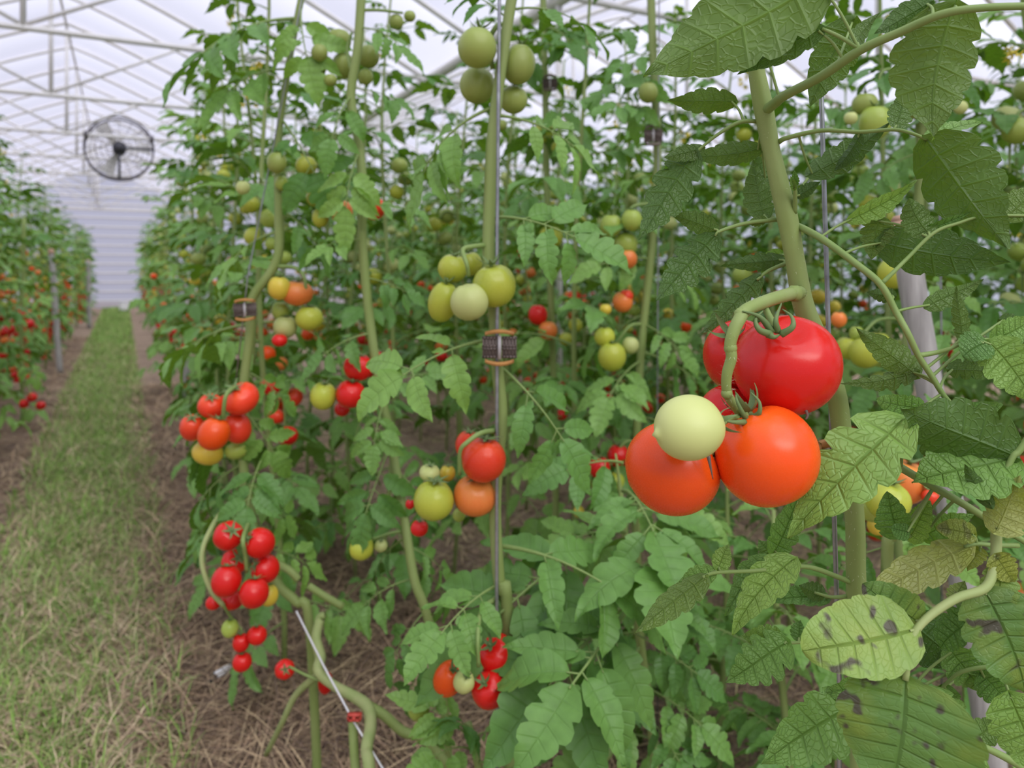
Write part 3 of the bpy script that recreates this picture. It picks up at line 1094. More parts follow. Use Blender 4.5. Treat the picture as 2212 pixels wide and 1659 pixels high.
def px_tube(root, name, pts, r0, r1=None, mat='petiole', ns=8, label=None, parent=None, n=5):
    mb = MB()
    p = smooth_path([W(*q) for q in pts], n)
    d = np.mean([q[2] for q in pts])
    tube(mb, p, [r0 * d / FPX, (r1 if r1 is not None else r0) * d / FPX], ns)
    o = mb.obj(name, M[mat], root)
    if label:
        o['label'] = label
    return o


def axis_px(x, y, z):
    """Direction: x to the right of the photo, y up it, z out of it."""
    return np.array([x, -z, y])


def px_tom(root, px, py, d, r, colour, axis=(0, 1, 0.25), ry=None, mesh=None, calyx=None, label=None):
    o = put_tomato(root, W(px, py, d), r * d / FPX, colour, axis_px(*axis), mesh, calyx, 1.0, (ry / r if ry else 1.0) / 0.9)
    if label:
        o['label'] = label
    return o


RL = random.Random(21)


def leaf_explicit(root, rachis, r_px, leaflets, mat='leaf_near', label=None, hair=False, stalk_mat='petiole'):
    """rachis: list of (px, py, depth); leaflets: (base xyz, tip xyz, width px, side, roll deg, bend, fold[, material])."""
    mb = MB()
    p = smooth_path([W(*q) for q in rachis], 5)
    d = np.mean([q[2] for q in rachis])
    tube(mb, p, [r_px * d / FPX, 0.55 * r_px * d / FPX], 8)
    leaf = mb.obj('leaf', M[stalk_mat], root)
    if label:
        leaf['label'] = label
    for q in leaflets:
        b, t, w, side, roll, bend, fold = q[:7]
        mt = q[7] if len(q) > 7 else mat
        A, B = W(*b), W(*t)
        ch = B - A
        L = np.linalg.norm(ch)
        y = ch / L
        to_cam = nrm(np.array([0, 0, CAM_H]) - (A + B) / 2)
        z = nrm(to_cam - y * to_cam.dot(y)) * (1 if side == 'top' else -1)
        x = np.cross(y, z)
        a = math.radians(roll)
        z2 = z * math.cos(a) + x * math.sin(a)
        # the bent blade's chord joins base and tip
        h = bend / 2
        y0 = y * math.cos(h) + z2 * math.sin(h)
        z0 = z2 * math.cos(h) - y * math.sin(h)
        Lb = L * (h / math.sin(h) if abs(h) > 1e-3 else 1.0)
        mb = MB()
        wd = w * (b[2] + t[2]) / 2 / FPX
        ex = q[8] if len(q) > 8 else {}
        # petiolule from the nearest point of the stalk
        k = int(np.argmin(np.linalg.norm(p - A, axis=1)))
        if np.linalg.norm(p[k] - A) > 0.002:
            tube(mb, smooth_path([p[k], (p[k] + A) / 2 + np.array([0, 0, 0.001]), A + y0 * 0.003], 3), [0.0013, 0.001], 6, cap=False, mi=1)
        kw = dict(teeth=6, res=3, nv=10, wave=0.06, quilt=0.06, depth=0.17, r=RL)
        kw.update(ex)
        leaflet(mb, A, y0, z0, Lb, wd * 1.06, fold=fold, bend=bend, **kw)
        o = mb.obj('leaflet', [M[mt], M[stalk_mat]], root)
        o.parent = leaf
    return leaf


def hairs(root, stem_obj, pts, rad, n, ln=0.0035):
    """Fine hairs standing off a stem: one mesh, nobody could count them."""
    p = smooth_path([W(*q) for q in pts], 8)
    V, F = [], []
    tan = np.gradient(p, axis=0)
    for i in range(n):
        f = rng.random() * (len(p) - 1); k = min(int(f), len(p) - 2)
        c = p[k] + (p[k + 1] - p[k]) * (f - k)
        t = nrm(tan[k])
        e = nrm(np.cross(t, rng.normal(size=3)))
        s = nrm(np.cross(t, e))
        rr = rad if np.isscalar(rad) else np.interp(f / (len(p) - 1), np.linspace(0, 1, len(rad)), rad)
        l = ln * (0.5 + rng.random())
        a = c + e * rr * 0.95
        b = a + (e + t * rng.normal() * 0.25 + s * rng.normal() * 0.25) * l
        V += [a - s * 0.00012, a + s * 0.00012, b]
        F.append((3 * i, 3 * i + 1, 3 * i + 2))
    mb = MB(); mb.add(V, F)
    o = mb.obj('stem_hair', M['hair'], root, smooth=False)
    o.parent = stem_obj
    o['kind'] = 'stuff'


def clip(px, py, d, w, h, label, tilt=0.0, orange=True):
    c = W(px, py, d)
    k = d / FPX
    root = thing('trellis_clip', c, label, 'clip')
    X = np.array([math.cos(tilt), 0.0, math.sin(tilt)]); Y = np.array([0, 1.0, 0]); Z = np.array([-math.sin(tilt), 0, math.cos(tilt)])
    for s in (-1, 1):
        mb = MB()
        pc = c + X * s * w * 0.27 * k
        box(mb, pc, (w * 0.40 * k, 0.0035, h * 0.80 * k), (X, Y, Z), bev=0.001)
        for zz in (-0.34, -0.05, 0.05, 0.34):
            box(mb, pc + Z * zz * h * k - Y * 0.003, (w * 0.42 * k, 0.004, h * 0.07 * k), (X, Y, Z))
        for j in range(5):
            box(mb, pc + X * (j - 2) * w * 0.09 * k - Y * 0.003, (w * 0.025 * k, 0.004, h * 0.76 * k), (X, Y, Z))
        mb.obj('plate', M['clip'], root)
    for zz in (-0.42, 0.42):
        mb = MB()
        n = 9
        V, F = [], []
        for i in range(n):
            a = -1 + 2 * i / (n - 1)
            q = c + X * a * w * 0.40 * k + Z * (zz * h + math.copysign(1, zz) * 0.10 * h * (1 - a * a)) * k - Y * (0.006 + 0.006 * (1 - a * a))
            for dy, dz in ((0, 0), (0.010, 0.0), (0.010, 0.006), (0, 0.006)):
                V.append(q + Y * dy + Z * dz * math.copysign(1, zz))
        for i in range(n - 1):
            for j in range(4):
                F.append((i * 4 + j, i * 4 + (j + 1) % 4, (i + 1) * 4 + (j + 1) % 4, (i + 1) * 4 + j))
        F += [(0, 1, 2, 3), tuple((n - 1) * 4 + j for j in (3, 2, 1, 0))]
        mb.add(V, F)
        mb.obj('flange', M['clip_orange' if orange else 'clip'], root)
    mb = MB(); tube(mb, [c - Z * h * 0.42 * k - Y * 0.004, c + Z * h * 0.42 * k - Y * 0.004], 0.003, 8)
    mb.obj('hinge', M['clip_grey'], root)
    return root


def wire(pts, r, label, mat='wire', cat='wire', group=None, name='support_wire', ground=True, top=True):
    P = [W(*q) for q in pts]
    up = P[0] + (P[0] - P[1]) / max(1e-6, (P[0] - P[1])[2]) * (3.1 - P[0][2])
    if top:
        P = [up] + P
    if ground:
        P.append(np.array([*P[-1][:2], 0.0]))
    mb = MB(); tube(mb, P, r, 8)
    return tag(mb.obj(name, M[mat]), label, cat, group)


# ---------------- the plant with the big cluster
HS = [(1600, -60, 0.69), (1628, 100, 0.68), (1633, 150, 0.68), (1648, 231, 0.68), (1667, 330, 0.68), (1699, 466, 0.68), (1716, 557, 0.68), (1735, 660, 0.685), (1770, 745, 0.69), (1805, 850, 0.69), (1818, 930, 0.69), (1844, 1099, 0.69), (1848, 1222, 0.69), (1850, 1330, 0.69), (1856, 1480, 0.70)]
hero, hstem = px_plant('tomato_plant', 'tomato plant whose thick pale stem carries the big sharp red and orange cluster', HS, [15, 16, 17, 21, 18, 22, 20, 22, 22, 21, 20, 20, 20, 21, 20], W(1870, 580 + 1600 * 1.3 / 0.7, 0.70), ridges=0.03, ns=20, stem_label='thick pale green hairy main stem')
hairs(hero, hstem, HS[1:8], [0.0070, 0.0085, 0.009], 420)
hairs(hero, hstem, HS[9:14], 0.0088, 160)
ST = [(1728, 632, 0.672), (1712, 634, 0.655), (1663, 648, 0.62), (1613, 669, 0.592), (1597, 690, 0.583), (1584, 718, 0.580), (1577, 747, 0.580), (1580, 772, 0.580), (1570, 810, 0.582), (1571, 850, 0.586), (1588, 878, 0.592), (1603, 903, 0.598)]
stalk = px_tube(hero, 'fruit_stalk', ST, 16, 9, 'stem', 14, 'bent green cluster stalk with knuckles', n=6)
mb = MB()
for x, y, d, r in ((1716, 634, 0.655, 19), (1600, 680, 0.586, 16), (1578, 752, 0.580, 15), (1570, 850, 0.585, 13)):
    c = W(x, y, d)
    tube(mb, [c + np.array([0, 0, 1]) * r * d / FPX * a for a in (-0.9, -0.5, 0, 0.5, 0.9)], [0.4 * r * d / FPX, 0.85 * r * d / FPX, 0.95 * r * d / FPX, 0.85 * r * d / FPX, 0.4 * r * d / FPX], 10)
k = mb.obj('stalk_knuckle', M['stem'], hero); k.parent = stalk
hairs(hero, stalk, ST, 0.0046, 260, 0.003)
t1 = px_tom(hero, 1699, 789, 0.625, 111, 'red', (-0.16, 0.82, 0.58), 100, TOM_HERO[0], None, 'big ripe red tomato at the top of the cluster')
px_tom(hero, 1600, 772, 0.69, 78, 'red', (-0.42, 0.62, 0.62), 88, TOM_HERO[1], CALYX_HERO[1], 'red tomato half hidden behind the cluster stalk')
px_tom(hero, 1572, 892, 0.665, 60, 'red', (0.4, 1, 0.2), 58, TOM_HERO[1], None, 'small red tomato at the centre behind the pale one')
px_tom(hero, 1489, 924, 0.545, 69, 'pale_green', (0.93, 0.12, -0.25), 71, TOM_HERO[2], CALYX_HERO[1], 'pale green unripe tomato with a pointed tip')
px_tom(hero, 1655, 984, 0.588, 112, 'orange', (-0.35, 0.9, -0.15), 103, TOM_HERO[0], CALYX_HERO[1], 'big orange tomato at the lower end of the cluster')
px_tom(hero, 1453, 1011, 0.605, 101, 'orange', (0.8, 0.35, 0.12), 96, TOM_HERO[1], CALYX_HERO[1], 'orange tomato under the pale green one')
px_tube(hero, 'pedicel', [(1680, 716, 0.598), (1665, 690, 0.605), (1650, 660, 0.615)], 8, 7)
px_tube(hero, 'pedicel', [(1558, 915, 0.55), (1575, 905, 0.575), (1603, 903, 0.598)], 7, 7)
px_tube(hero, 'pedicel', [(1612, 905, 0.585), (1606, 890, 0.59), (1588, 878, 0.592)], 8, 8)
px_tube(hero, 'pedicel', [(1532, 985, 0.59), (1550, 960, 0.6), (1590, 900, 0.6)], 6, 6)
for pts in ([(1612, 906, .578), (1603, 890, .572), (1592, 866, .572), (1590, 850, .578)], [(1625, 902, .58), (1640, 892, .572), (1640, 868, .572), (1622, 848, .578)], [(1608, 912, .572), (1585, 912, .562), (1562, 908, .556)]):
    px_tube(hero, 'sepal', pts, 7.5, 1.5, 'calyx', 6)
for pts in ([(1664, 722, .588), (1640, 712, .58), (1632, 690, .584), (1648, 672, .592)], [(1688, 722, .588), (1712, 706, .582), (1710, 684, .586), (1690, 668, .595)], [(1668, 716, .59), (1640, 684, .585), (1604, 672, .58)], [(1680, 716, .59), (1676, 690, .586), (1688, 655, .60)], [(1660, 722, .588), (1672, 728, .582), (1686, 722, .588)]):
    px_tube(hero, 'sepal', pts, 9, 1.5, 'calyx', 6)
# the dried sepals that hang under the pale tomato
px_tube(hero, 'dry_sepal', [(1530, 985, 0.562), (1534, 1005, 0.562), (1540, 1035, 0.566)], 5, 1, 'clip', 5)
px_tube(hero, 'dry_sepal', [(1740, 885, 0.60), (1744, 898, 0.60), (1740, 906, 0.60)], 4, 2, 'clip', 5)

D = 0.66
# thick branch to the upper right
br = leaf_explicit(hero, [(1655, 238, .675), (1675, 222, .66), (1696, 206, .645), (1774, 165, .61), (1857, 109, .58), (1943, 70, .56), (2034, 31, .54), (2125, 17, .53), (2260, 12, .53)], 13, [
    ((2060, 12, .55), (2018, 302, .56), 185, 'under', -22, .5, .30),
    ((1775, -45, .58), (1399, 184, .60), 205, 'under', 18, .35, .12),
    ((1776, 62, .59), (1588, 153, .60), 66, 'under', 10, .3, .2),
    ((1845, 42, .64), (1737, 226, .66), 95, 'under', 0, .5, .2),
    ((2012, 4, .56), (1885, 67, .57), 66, 'under', 20, .4, .3),
    ((1853, 96, .585), (1897, 22, .60), 40, 'under', 30, .9, .4),
    ((1640, 66, .66), (1570, 150, .68), 60, 'under', 0, .5, .3),
], label='large leaf on a thick dark stalk reaching up out of frame')
px_tube(hero, 'leaf_stalk', [(1855, 104, .58), (1815, 80, .585), (1776, 62, .59)], 5, 4)
# leaf going right at mid height
leaf_explicit(hero, [(1680, 308, .68), (1700, 298, .67), (1774, 282, .66), (1857, 285, .65), (1931, 280, .64), (1975, 290, .63), (2001, 301, .63)], 6, [
    ((2001, 302, .63), (2166, 542, .60), 165, 'under', 18, .6, .22),
    ((1935, 276, .64), (1965, 188, .65), 52, 'under', 10, .5, .2),
    ((2003, 297, .64), (2130, 270, .66), 44, 'top', -50, .4, .2),
    ((1748, 378, .68), (1926, 267, .66), 66, 'under', -20, .3, .25),
    ((1857, 290, .65), (1800, 372, .67), 40, 'under', 40, .4, .3),
])
px_tube(hero, 'side_shoot', [(1716, 470, .68), (1716, 440, .675), (1722, 420, .67), (1745, 385, .675)], 5, 3)
leaf_explicit(hero, [(1716, 460, .675), (1718, 420, .665), (1716, 395, .66)], 6, [
    ((1716, 400, .66), (1718, 368, .655), 18, 'top', 0, .6, .5), ((1716, 410, .66), (1706, 380, .655), 14, 'top', 0, .6, .5), ((1722, 425, .665), (1775, 395, .66), 30, 'under', 10, .4, .3)], mat='leaf_near', label='small new shoot in the leaf axil')
# leaves to the left of the stem
leaf_explicit(hero, [(1640, 262, .685), (1597, 264, .68), (1547, 293, .68), (1502, 330, .68)], 5, [
    ((1500, 330, .68), (1366, 513, .66), 92, 'under', 15, .5, .15, 'leaf_near', {'depth': .36}),
    ((1588, 220, .69), (1441, 212, .69), 58, 'under', -15, .4, .2),
    ((1644, 322, .70), (1486, 344, .70), 52, 'under', 0, .4, .2),
    ((1655, 405, .72), (1640, 330, .73), 45, 'under', 0, .4, .2),
    ((1520, 318, .68), (1435, 345, .67), 40, 'under', 20, .4, .2),
])
leaf_explicit(hero, [(1690, 473, .69), (1613, 482, .69), (1556, 499, .68), (1545, 510, .68)], 5, [
    ((1545, 508, .68), (1407, 642, .66), 88, 'under', 15, .5, .15, 'leaf_near', {'depth': .36}),
    ((1549, 497, .68), (1446, 468, .69), 48, 'under', -10, .4, .2),
    ((1655, 474, .69), (1612, 480, .69), 24, 'under', 0, .4, .3),
    ((1652, 470, .70), (1618, 345, .72), 62, 'under', 5, .4, .15),
])
leaf_explicit(hero, [(1706, 566, .695), (1660, 585, .70), (1635, 605, .70)], 5, [
    ((1640, 598, .70), (1504, 717, .70), 58, 'under', 20, .5, .2, 'leaf_near', {'depth': .38}),
    ((1690, 560, .70), (1556, 580, .72), 40, 'under', 10, .3, .3),
    ((1690, 545, .71), (1640, 590, .72), 40, 'top', 10, .4, .3),
])
# branch down to the right
leaf_explicit(hero, [(1722, 488, .685), (1740, 496, .67), (1782, 520, .65), (1848, 569, .63), (1902, 614, .615), (1935, 673, .61), (1960, 718, .60), (1984, 768, .60), (2013, 813, .60), (2042, 859, .60), (2083, 904, .60), (2104, 945, .60)], 9, [
    ((1898, 523, .66), (2182, 578, .64), 112, 'under', 5, .4, .12),
    ((1832, 476, .66), (1980, 390, .66), 46, 'top', 25, .3, .3),
    ((2001, 662, .62), (2119, 598, .62), 46, 'under', -20, .3, .3),
    ((1982, 812, .64), (1856, 702, .66), 66, 'under', 10, .4, .2),
    ((1982, 803, .64), (1818, 835, .66), 42, 'under', 25, .4, .3, 'leaf_near', {'depth': .4}),
    ((2079, 738, .60), (2073, 617, .60), 34, 'under', 0, .3, .3),
    ((2050, 798, .62), (2178, 812, .62), 46, 'under', 10, .3, .2, 'leaf_near', {'depth': .4}),
    ((1995, 882, .60), (1893, 862, .60), 52, 'top', -10, .6, .1, 'leaf_near', {'round_tip': .8, 'depth': .15}),
    ((2042, 905, .60), (2165, 868, .60), 48, 'top', 20, .5, .2, 'leaf_near', {'round_tip': .5}),
    ((2090, 930, .60), (2195, 950, .60), 44, 'top', 10, .5, .2),
    ((1935, 640, .62), (1872, 630, .63), 34, 'under', 0, .4, .3),
    ((2160, 690, .63), (2240, 715, .63), 40, 'under', 0, .4, .3),
], label='large leaf on a long stalk that bends down past the wooden stake')
leaf_explicit(hero, [(1906, 611, .615), (1930, 588, .615), (1960, 558, .62), (2017, 503, .62), (2070, 482, .62), (2129, 467, .62), (2260, 466, .62)], 5, [
    ((2010, 507, .62), (1960, 430, .63), 62, 'under', 15, .8, .2, 'leaf_near', {'round_tip': .6}),
    ((1990, 500, .63), (2095, 452, .62), 26, 'top', 30, .4, .4),
    ((2135, 466, .62), (2090, 420, .63), 40, 'under', 0, .8, .3, 'leaf_near', {'round_tip': .6}),
    ((2175, 468, .62), (2262, 400, .62), 66, 'under', 0, .5, .2),
    ((1900, 470, .66), (1880, 560, .66), 70, 'under', 20, .4, .2),
])
leaf_explicit(hero, [(1984, 768, .60), (2020, 762, .60), (2055, 752, .595), (2090, 736, .595)], 6, [
    ((2130, 740, .59), (2080, 770, .585), 70, 'top', 10, .7, .1, 'leaf_near', {'round_tip': 1.0, 'depth': .14}),
    ((2135, 738, .59), (2250, 868, .57), 105, 'top', -10, .5, .15),
    ((2140, 735, .595), (2225, 700, .60), 60, 'top', 15, .5, .2, 'leaf_near', {'round_tip': .7}),
])
# sharp leaf in front of the stem, low right
leaf_explicit(hero, [(1835, 968, .69), (1880, 975, .66), (1914, 991, .635), (1976, 1028, .615), (2083, 1090, .60), (2149, 1131, .60), (2230, 1180, .60)], 11, [
    ((1952, 905, .585), (1722, 1178, .575), 150, 'top', 14, .75, .10, 'leaf_near', {'depth': .34}),
    ((1944, 1160, .62), (1915, 1062, .61), 74, 'top', 0, .5, .2, 'leaf_near', {'round_tip': .4}),
    ((1962, 1165, .63), (2015, 1085, .61), 52, 'top', 0, .6, .2, 'leaf_near', {'round_tip': .6}),
    ((1965, 1150, .605), (1925, 1138, .60), 36, 'top', 0, .4, .1, 'leaf_near', {'round_tip': 1., 'depth': .1}),
    ((1990, 1160, .63), (2100, 1105, .62), 60, 'top', 10, .5, .1),
], label='leaf with one long toothed blade hanging in front of the stem')
leaf_explicit(hero, [(2230, 935, .57), (2200, 975, .57), (2185, 992, .57), (2150, 1080, .57), (2150, 1150, .575), (2140, 1240, .58)], 8, [
    ((2192, 985, .57), (1948, 874, .57), 170, 'under', -12, .25, .28),
    ((2188, 990, .575), (1975, 1050, .58), 170, 'top', 30, .5, .1),
    ((2142, 1096, .56), (2079, 1003, .56), 36, 'under', 0, .5, .3),
    ((2150, 1150, .555), (2205, 1030, .55), 95, 'under', -20, .7, .2, 'leaf_yellowing'),
    ((2150, 1200, .56), (2195, 1260, .55), 60, 'top', 0, .8, .2, 'leaf_yellowing'),
], label='leaf with a broad dark blade lit through from behind')
leaf_explicit(hero, [(2200, 1178, .60), (2150, 1178, .60), (2110, 1175, .60), (2083, 1181, .60)], 6, [
    ((2095, 1180, .60), (1836, 1284, .60), 84, 'under', 8, .35, .18, 'leaf_yellowing'),
    ((2105, 1155, .60), (2022, 1143, .60), 48, 'top', 0, .6, .1, 'leaf_yellowing', {'round_tip': .8, 'depth': .15}),
    ((2120, 1185, .60), (2090, 1235, .61), 40, 'under', 0, .4, .3, 'leaf_yellowing'),
], label='yellowing leaf with brown blight spots')
# the big pale-stalked leaf in the lower right corner
leaf_explicit(hero, [(2150, 1100, .572), (2152, 1180, .565), (2145, 1235, .558), (2125, 1272, .55), (2067, 1292, .545), (2009, 1330, .54), (1976, 1367, .535), (1964, 1408, .53), (1956, 1470, .525)], 12, [
    ((1972, 1362, .535), (1738, 1420, .53), 158, 'top', 8, .7, .05, 'leaf_spotted', {'round_tip': .9, 'depth': .06, 'quilt': .03}),
    ((1985, 1345, .545), (1866, 1256, .55), 92, 'top', -10, .6, .1, 'leaf_spotted', {'round_tip': .7, 'depth': .08, 'quilt': .03}),
    ((1955, 1468, .525), (1935, 1720, .51), 275, 'top', 5, .5, .06, 'leaf_spotted', {'round_tip': .7, 'depth': .06, 'quilt': .03}),
    ((2125, 1275, .555), (2215, 1500, .54), 170, 'top', -10, .6, .08, 'leaf_spotted', {'round_tip': .4}),
    ((2120, 1335, .57), (2035, 1405, .58), 90, 'top', 35, .9, .2, 'leaf_near', {'round_tip': .7}),
    ((2160, 1225, .56), (2165, 1330, .55), 70, 'top', 0, .8, .1, 'leaf_spotted', {'round_tip': .8}),
    ((2060, 1300, .57), (2085, 1255, .575), 44, 'under', 0, .6, .2),
], mat='leaf_spotted', label='big spotted leaf on a thick pale stalk', stalk_mat='stem_pale')
leaf_explicit(hero, [(1960, 1500, .60), (1900, 1490, .60), (1850, 1520, .60)], 6, [
    ((1850, 1520, .60), (1640, 1646, .585), 128, 'top', -8, .6, .15, 'leaf_near'),
    ((1915, 1470, .61), (1775, 1500, .60), 80, 'top', -25, .6, .2, 'leaf_near'),
    ((1970, 1345, .62), (2095, 1440, .61), 120, 'under', 0, .5, .2),
    ((2050, 1400, .60), (2120, 1500, .60), 80, 'top', 0, .5, .2),
    ((2000, 1490, .59), (2100, 1640, .57), 90, 'top', -20, .5, .2),
    ((2080, 1440, .60), (2160, 1410, .60), 50, 'top', 10, .5, .2),
])
leaf_explicit(hero, [(2290, 1460, .57), (2180, 1440, .58), (2080, 1450, .59), (2030, 1490, .60)], 6, [
    ((2120, 1455, .59), (2180, 1520, .59), 70, 'top', 10, .5, .2),
    ((2180, 1500, .56), (2250, 1690, .55), 130, 'top', 0, .5, .15),
    ((2040, 1480, .60), (2060, 1570, .60), 60, 'top', 0, .5, .2),
])
leaf_explicit(hero, [(2250, 1680, .62), (2150, 1625, .62), (2070, 1592, .62), (2040, 1580, .62)], 9, [
    ((2090, 1600, .63), (2170, 1560, .63), 60, 'under', 0, .5, .2),
    ((2110, 1620, .62), (2060, 1700, .62), 70, 'top', 0, .5, .2),
])
# leaf hanging low, left of the stem
leaf_explicit(hero, [(1848, 1262, .69), (1801, 1243, .68), (1760, 1228, .67), (1720, 1224, .665), (1630, 1233, .65), (1547, 1237, .645), (1518, 1247, .64)], 6, [
    ((1714, 1208, .655), (1578, 1368, .64), 84, 'top', 20, .7, .25),
    ((1664, 1205, .68), (1562, 1325, .68), 60, 'top', 35, .5, .2),
    ((1522, 1246, .64), (1368, 1366, .63), 66, 'under', 25, .4, .3),
    ((1545, 1235, .65), (1460, 1265, .66), 46, 'top', 20, .5, .2),
    ((1550, 1232, .65), (1575, 1175, .66), 40, 'top', 0, .6, .2),
    ((1670, 1196, .69), (1736, 1068, .69), 60, 'top', 15, .4, .3),
    ((1665, 1198, .70), (1640, 1165, .71), 36, 'top', 15, .4, .3),
])
leaf_explicit(hero, [(1846, 1285, .69), (1800, 1290, .69), (1760, 1280, .69)], 5, [
    ((1790, 1292, .70), (1660, 1300, .71), 46, 'top', 25, .4, .2),
    ((1780, 1285, .69), (1725, 1265, .70), 40, 'under', 0, .5, .2),
])
leaf_explicit(hero, [(1850, 1400, .70), (1800, 1395, .69), (1735, 1388, .68), (1695, 1390, .67)], 5, [
    ((1700, 1388, .67), (1562, 1468, .66), 96, 'top', 10, .5, .15, 'leaf_near', {'depth': .36}),
    ((1725, 1385, .68), (1730, 1340, .69), 34, 'top', 0, .5, .3),
    ((1690, 1385, .68), (1600, 1370, .69), 56, 'top', 0, .5, .2),
])

# wire, clip and stake by the big cluster
wire([(1768, 0, .72), (1790, 730, .715), (1813, 1470, .71)], 0.0024, 'thin grey steel wire running straight up beside the big red cluster')
clip(1805, 1012, .715, 90, 105, 'brown clip with dry orange flanges behind the big orange tomato')


def stake(top, foot, r, label, group=None):
    A, B = np.array(top), np.array(foot)
    root = thing('wooden_stake', B, label, 'stake', group)
    rr = random.Random(int(abs(A[0]) * 1000))
    n = 14
    p = [A + (B - A) * i / n + np.array([rr.uniform(-1, 1), rr.uniform(-1, 1), 0]) * r * 0.12 for i in range(n + 1)]
    mb = MB(); tube(mb, p, r, 12); mb.obj('shaft', M['wood'], root)
    d = nrm(A - B)
    mb = MB(); tube(mb, [A - d * 0.05, A + d * 0.001], r * 1.02, 12); tube(mb, [A + d * 0.001, A + d * r * 0.5], [r * 0.95, r * 0.6], 12)
    mb.obj('cut_end', M['wood_end'], root)
    return root


stake(W(1950, 478, 1.25), W(2265, 580 + 2080 / 1.17, 1.17), 0.021, 'weathered grey wooden stake leaning behind the spotted leaf')
stake(W(110, 540, 9.0), W(130, 580 + 2080 / 9.0, 9.0), 0.034, 'tall grey wooden stake in the row across the grass path')
stake(W(190, 563, 16.0), W(193, 580 + 2080 / 16.0, 16.0), 0.045, 'distant thin grey stake far down the row across the path')
stake(W(402, 752, 6.6), W(404, 580 + 2080 / 6.6, 6.6), 0.03, 'short pale stake low among the leaves beside the grass path')

# ---------------- the plant in the middle, on its own wire
BD = 1.25
BS = [(1120, -60, BD), (1105, 0, BD), (1082, 150, BD), (1064, 300, BD), (1058, 420, BD), (1055, 560, BD), (1066, 660, BD), (1075, 800, BD), (1083, 900, BD), (1072, 1040, BD), (1070, 1130, BD), (1080, 1270, BD), (1096, 1340, BD)]
mid, mstem = px_plant('tomato_plant', 'tomato plant tied to the wire in mid frame with four clusters one below another', BS, [12] * 3 + [13] * 10, W(1110, 580 + 2080 / 1.3, 1.3), ridges=0.02, ns=12)
for px, py, r, ry, c, dd in ((1031, 103, 43, 44, 'olive', -.02), (1121, 139, 36, 45, 'olive', .03), (1031, 184, 38, 38, 'olive', .05), (1109, 215, 30, 31, 'olive', .06)):
    px_tom(mid, px, py, BD + dd, r, c, (0.15, 1, -.1), ry, calyx=CALYX[0])
px_tube(mid, 'fruit_stalk', [(1084, 50, BD), (1070, 60, BD), (1058, 90, 1.26), (1064, 150, 1.27)], 6, 5)
for px, py, r, ry, c, dd in ((978, 580, 32, 30, 'yellow_green', .02), (1016, 570, 26, 28, 'yellow_green', .05), (1068, 617, 46, 50, 'yellow_green', -.03), (957, 652, 32, 46, 'yellow_green', 0), (1014, 652, 42, 43, 'pale_green', -.055)):
    px_tom(mid, px, py, BD + dd, r, c, (-0.15 if px > 1000 else .2, 1, .2), ry, calyx=CALYX[0] if px not in (1014,) else None)
px_tube(mid, 'fruit_stalk', [(1050, 530, BD), (1020, 533, 1.22), (1000, 540, 1.2), (1008, 570, 1.18), (1012, 595, 1.19)], 6, 4)
for px, py, r, ry, c, dd in ((1045, 993, 47, 49, 'scarlet', -.03), (1026, 1070, 48, 39, 'pale_orange', 0.0), (937, 1081, 43, 45, 'yellow_green', -.02), (928, 1021, 23, 18, 'pale_green', 0), (967, 1022, 17, 17, 'yellow', .03), (1012, 962, 28, 30, 'scarlet', .04), (906, 1141, 19, 18, 'red', .06), (992, 1112, 14, 14, 'green', .06), (886, 1089, 10, 10, 'red', .07)):
    px_tom(mid, px, py, BD + dd, r, c, (0.1, 1, .15), ry, calyx=CALYX[1])
px_tube(mid, 'fruit_stalk', [(1076, 930, BD), (1040, 935, 1.2), (1010, 955, 1.18), (994, 975, 1.18), (992, 1025, 1.2)], 6, 4)
for px, py, r, ry, c, dd in ((1024, 1411, 29, 30, 'red', .04), (1072, 1414, 44, 44, 'red', .02), (969, 1466, 33, 43, 'orange', 0), (1002, 1473, 23, 25, 'pale_green', -.04), (1057, 1491, 38, 38, 'red', -.02)):
    px_tom(mid, px, py, 1.2 + dd, r, c, (-.3 if px > 1050 else .3, .8, .6), ry, calyx=CALYX[2])
px_tube(mid, 'fruit_stalk', [(1075, 1290, BD), (1040, 1320, 1.2), (1032, 1380, 1.15), (1034, 1440, 1.15)], 6, 4)
wire([(1079, -20, BD - .02), (1074, 500, BD - .02), (1073, 1300, BD - .02)], 0.0030, 'grey steel wire standing beside the stem in mid frame')
clip(1079, 750, BD - .03, 78, 60, 'dark ribbed brown clip holding stem and wire under the yellow-green cluster')
for a, b, kk, roll in (((1084, 795, 1.26), (1300, 1010, 1.15), 0, 0.2), ((1058, 235, 1.26), (820, 420, 1.25), 1, 0), ((1066, 470, 1.26), (1330, 560, 1.15), 2, .3), ((1052, 735, 1.26), (770, 850, 1.15), 3, -.2),
                       ((1080, 250, 1.26), (1330, 330, 1.3), 4, .3), ((1095, 40, 1.26), (960, -40, 1.3), 5, 0), ((1083, 1180, 1.26), (1460, 1255, 1.12), 6, 0), ((1085, 1260, 1.26), (870, 1380, 1.1), 7, 0),
                       ((1110, 20, 1.26), (1330, 60, 1.3), 3, 0)):
    leaf_px(mid, a, b, roll, 1.0, True, kk)

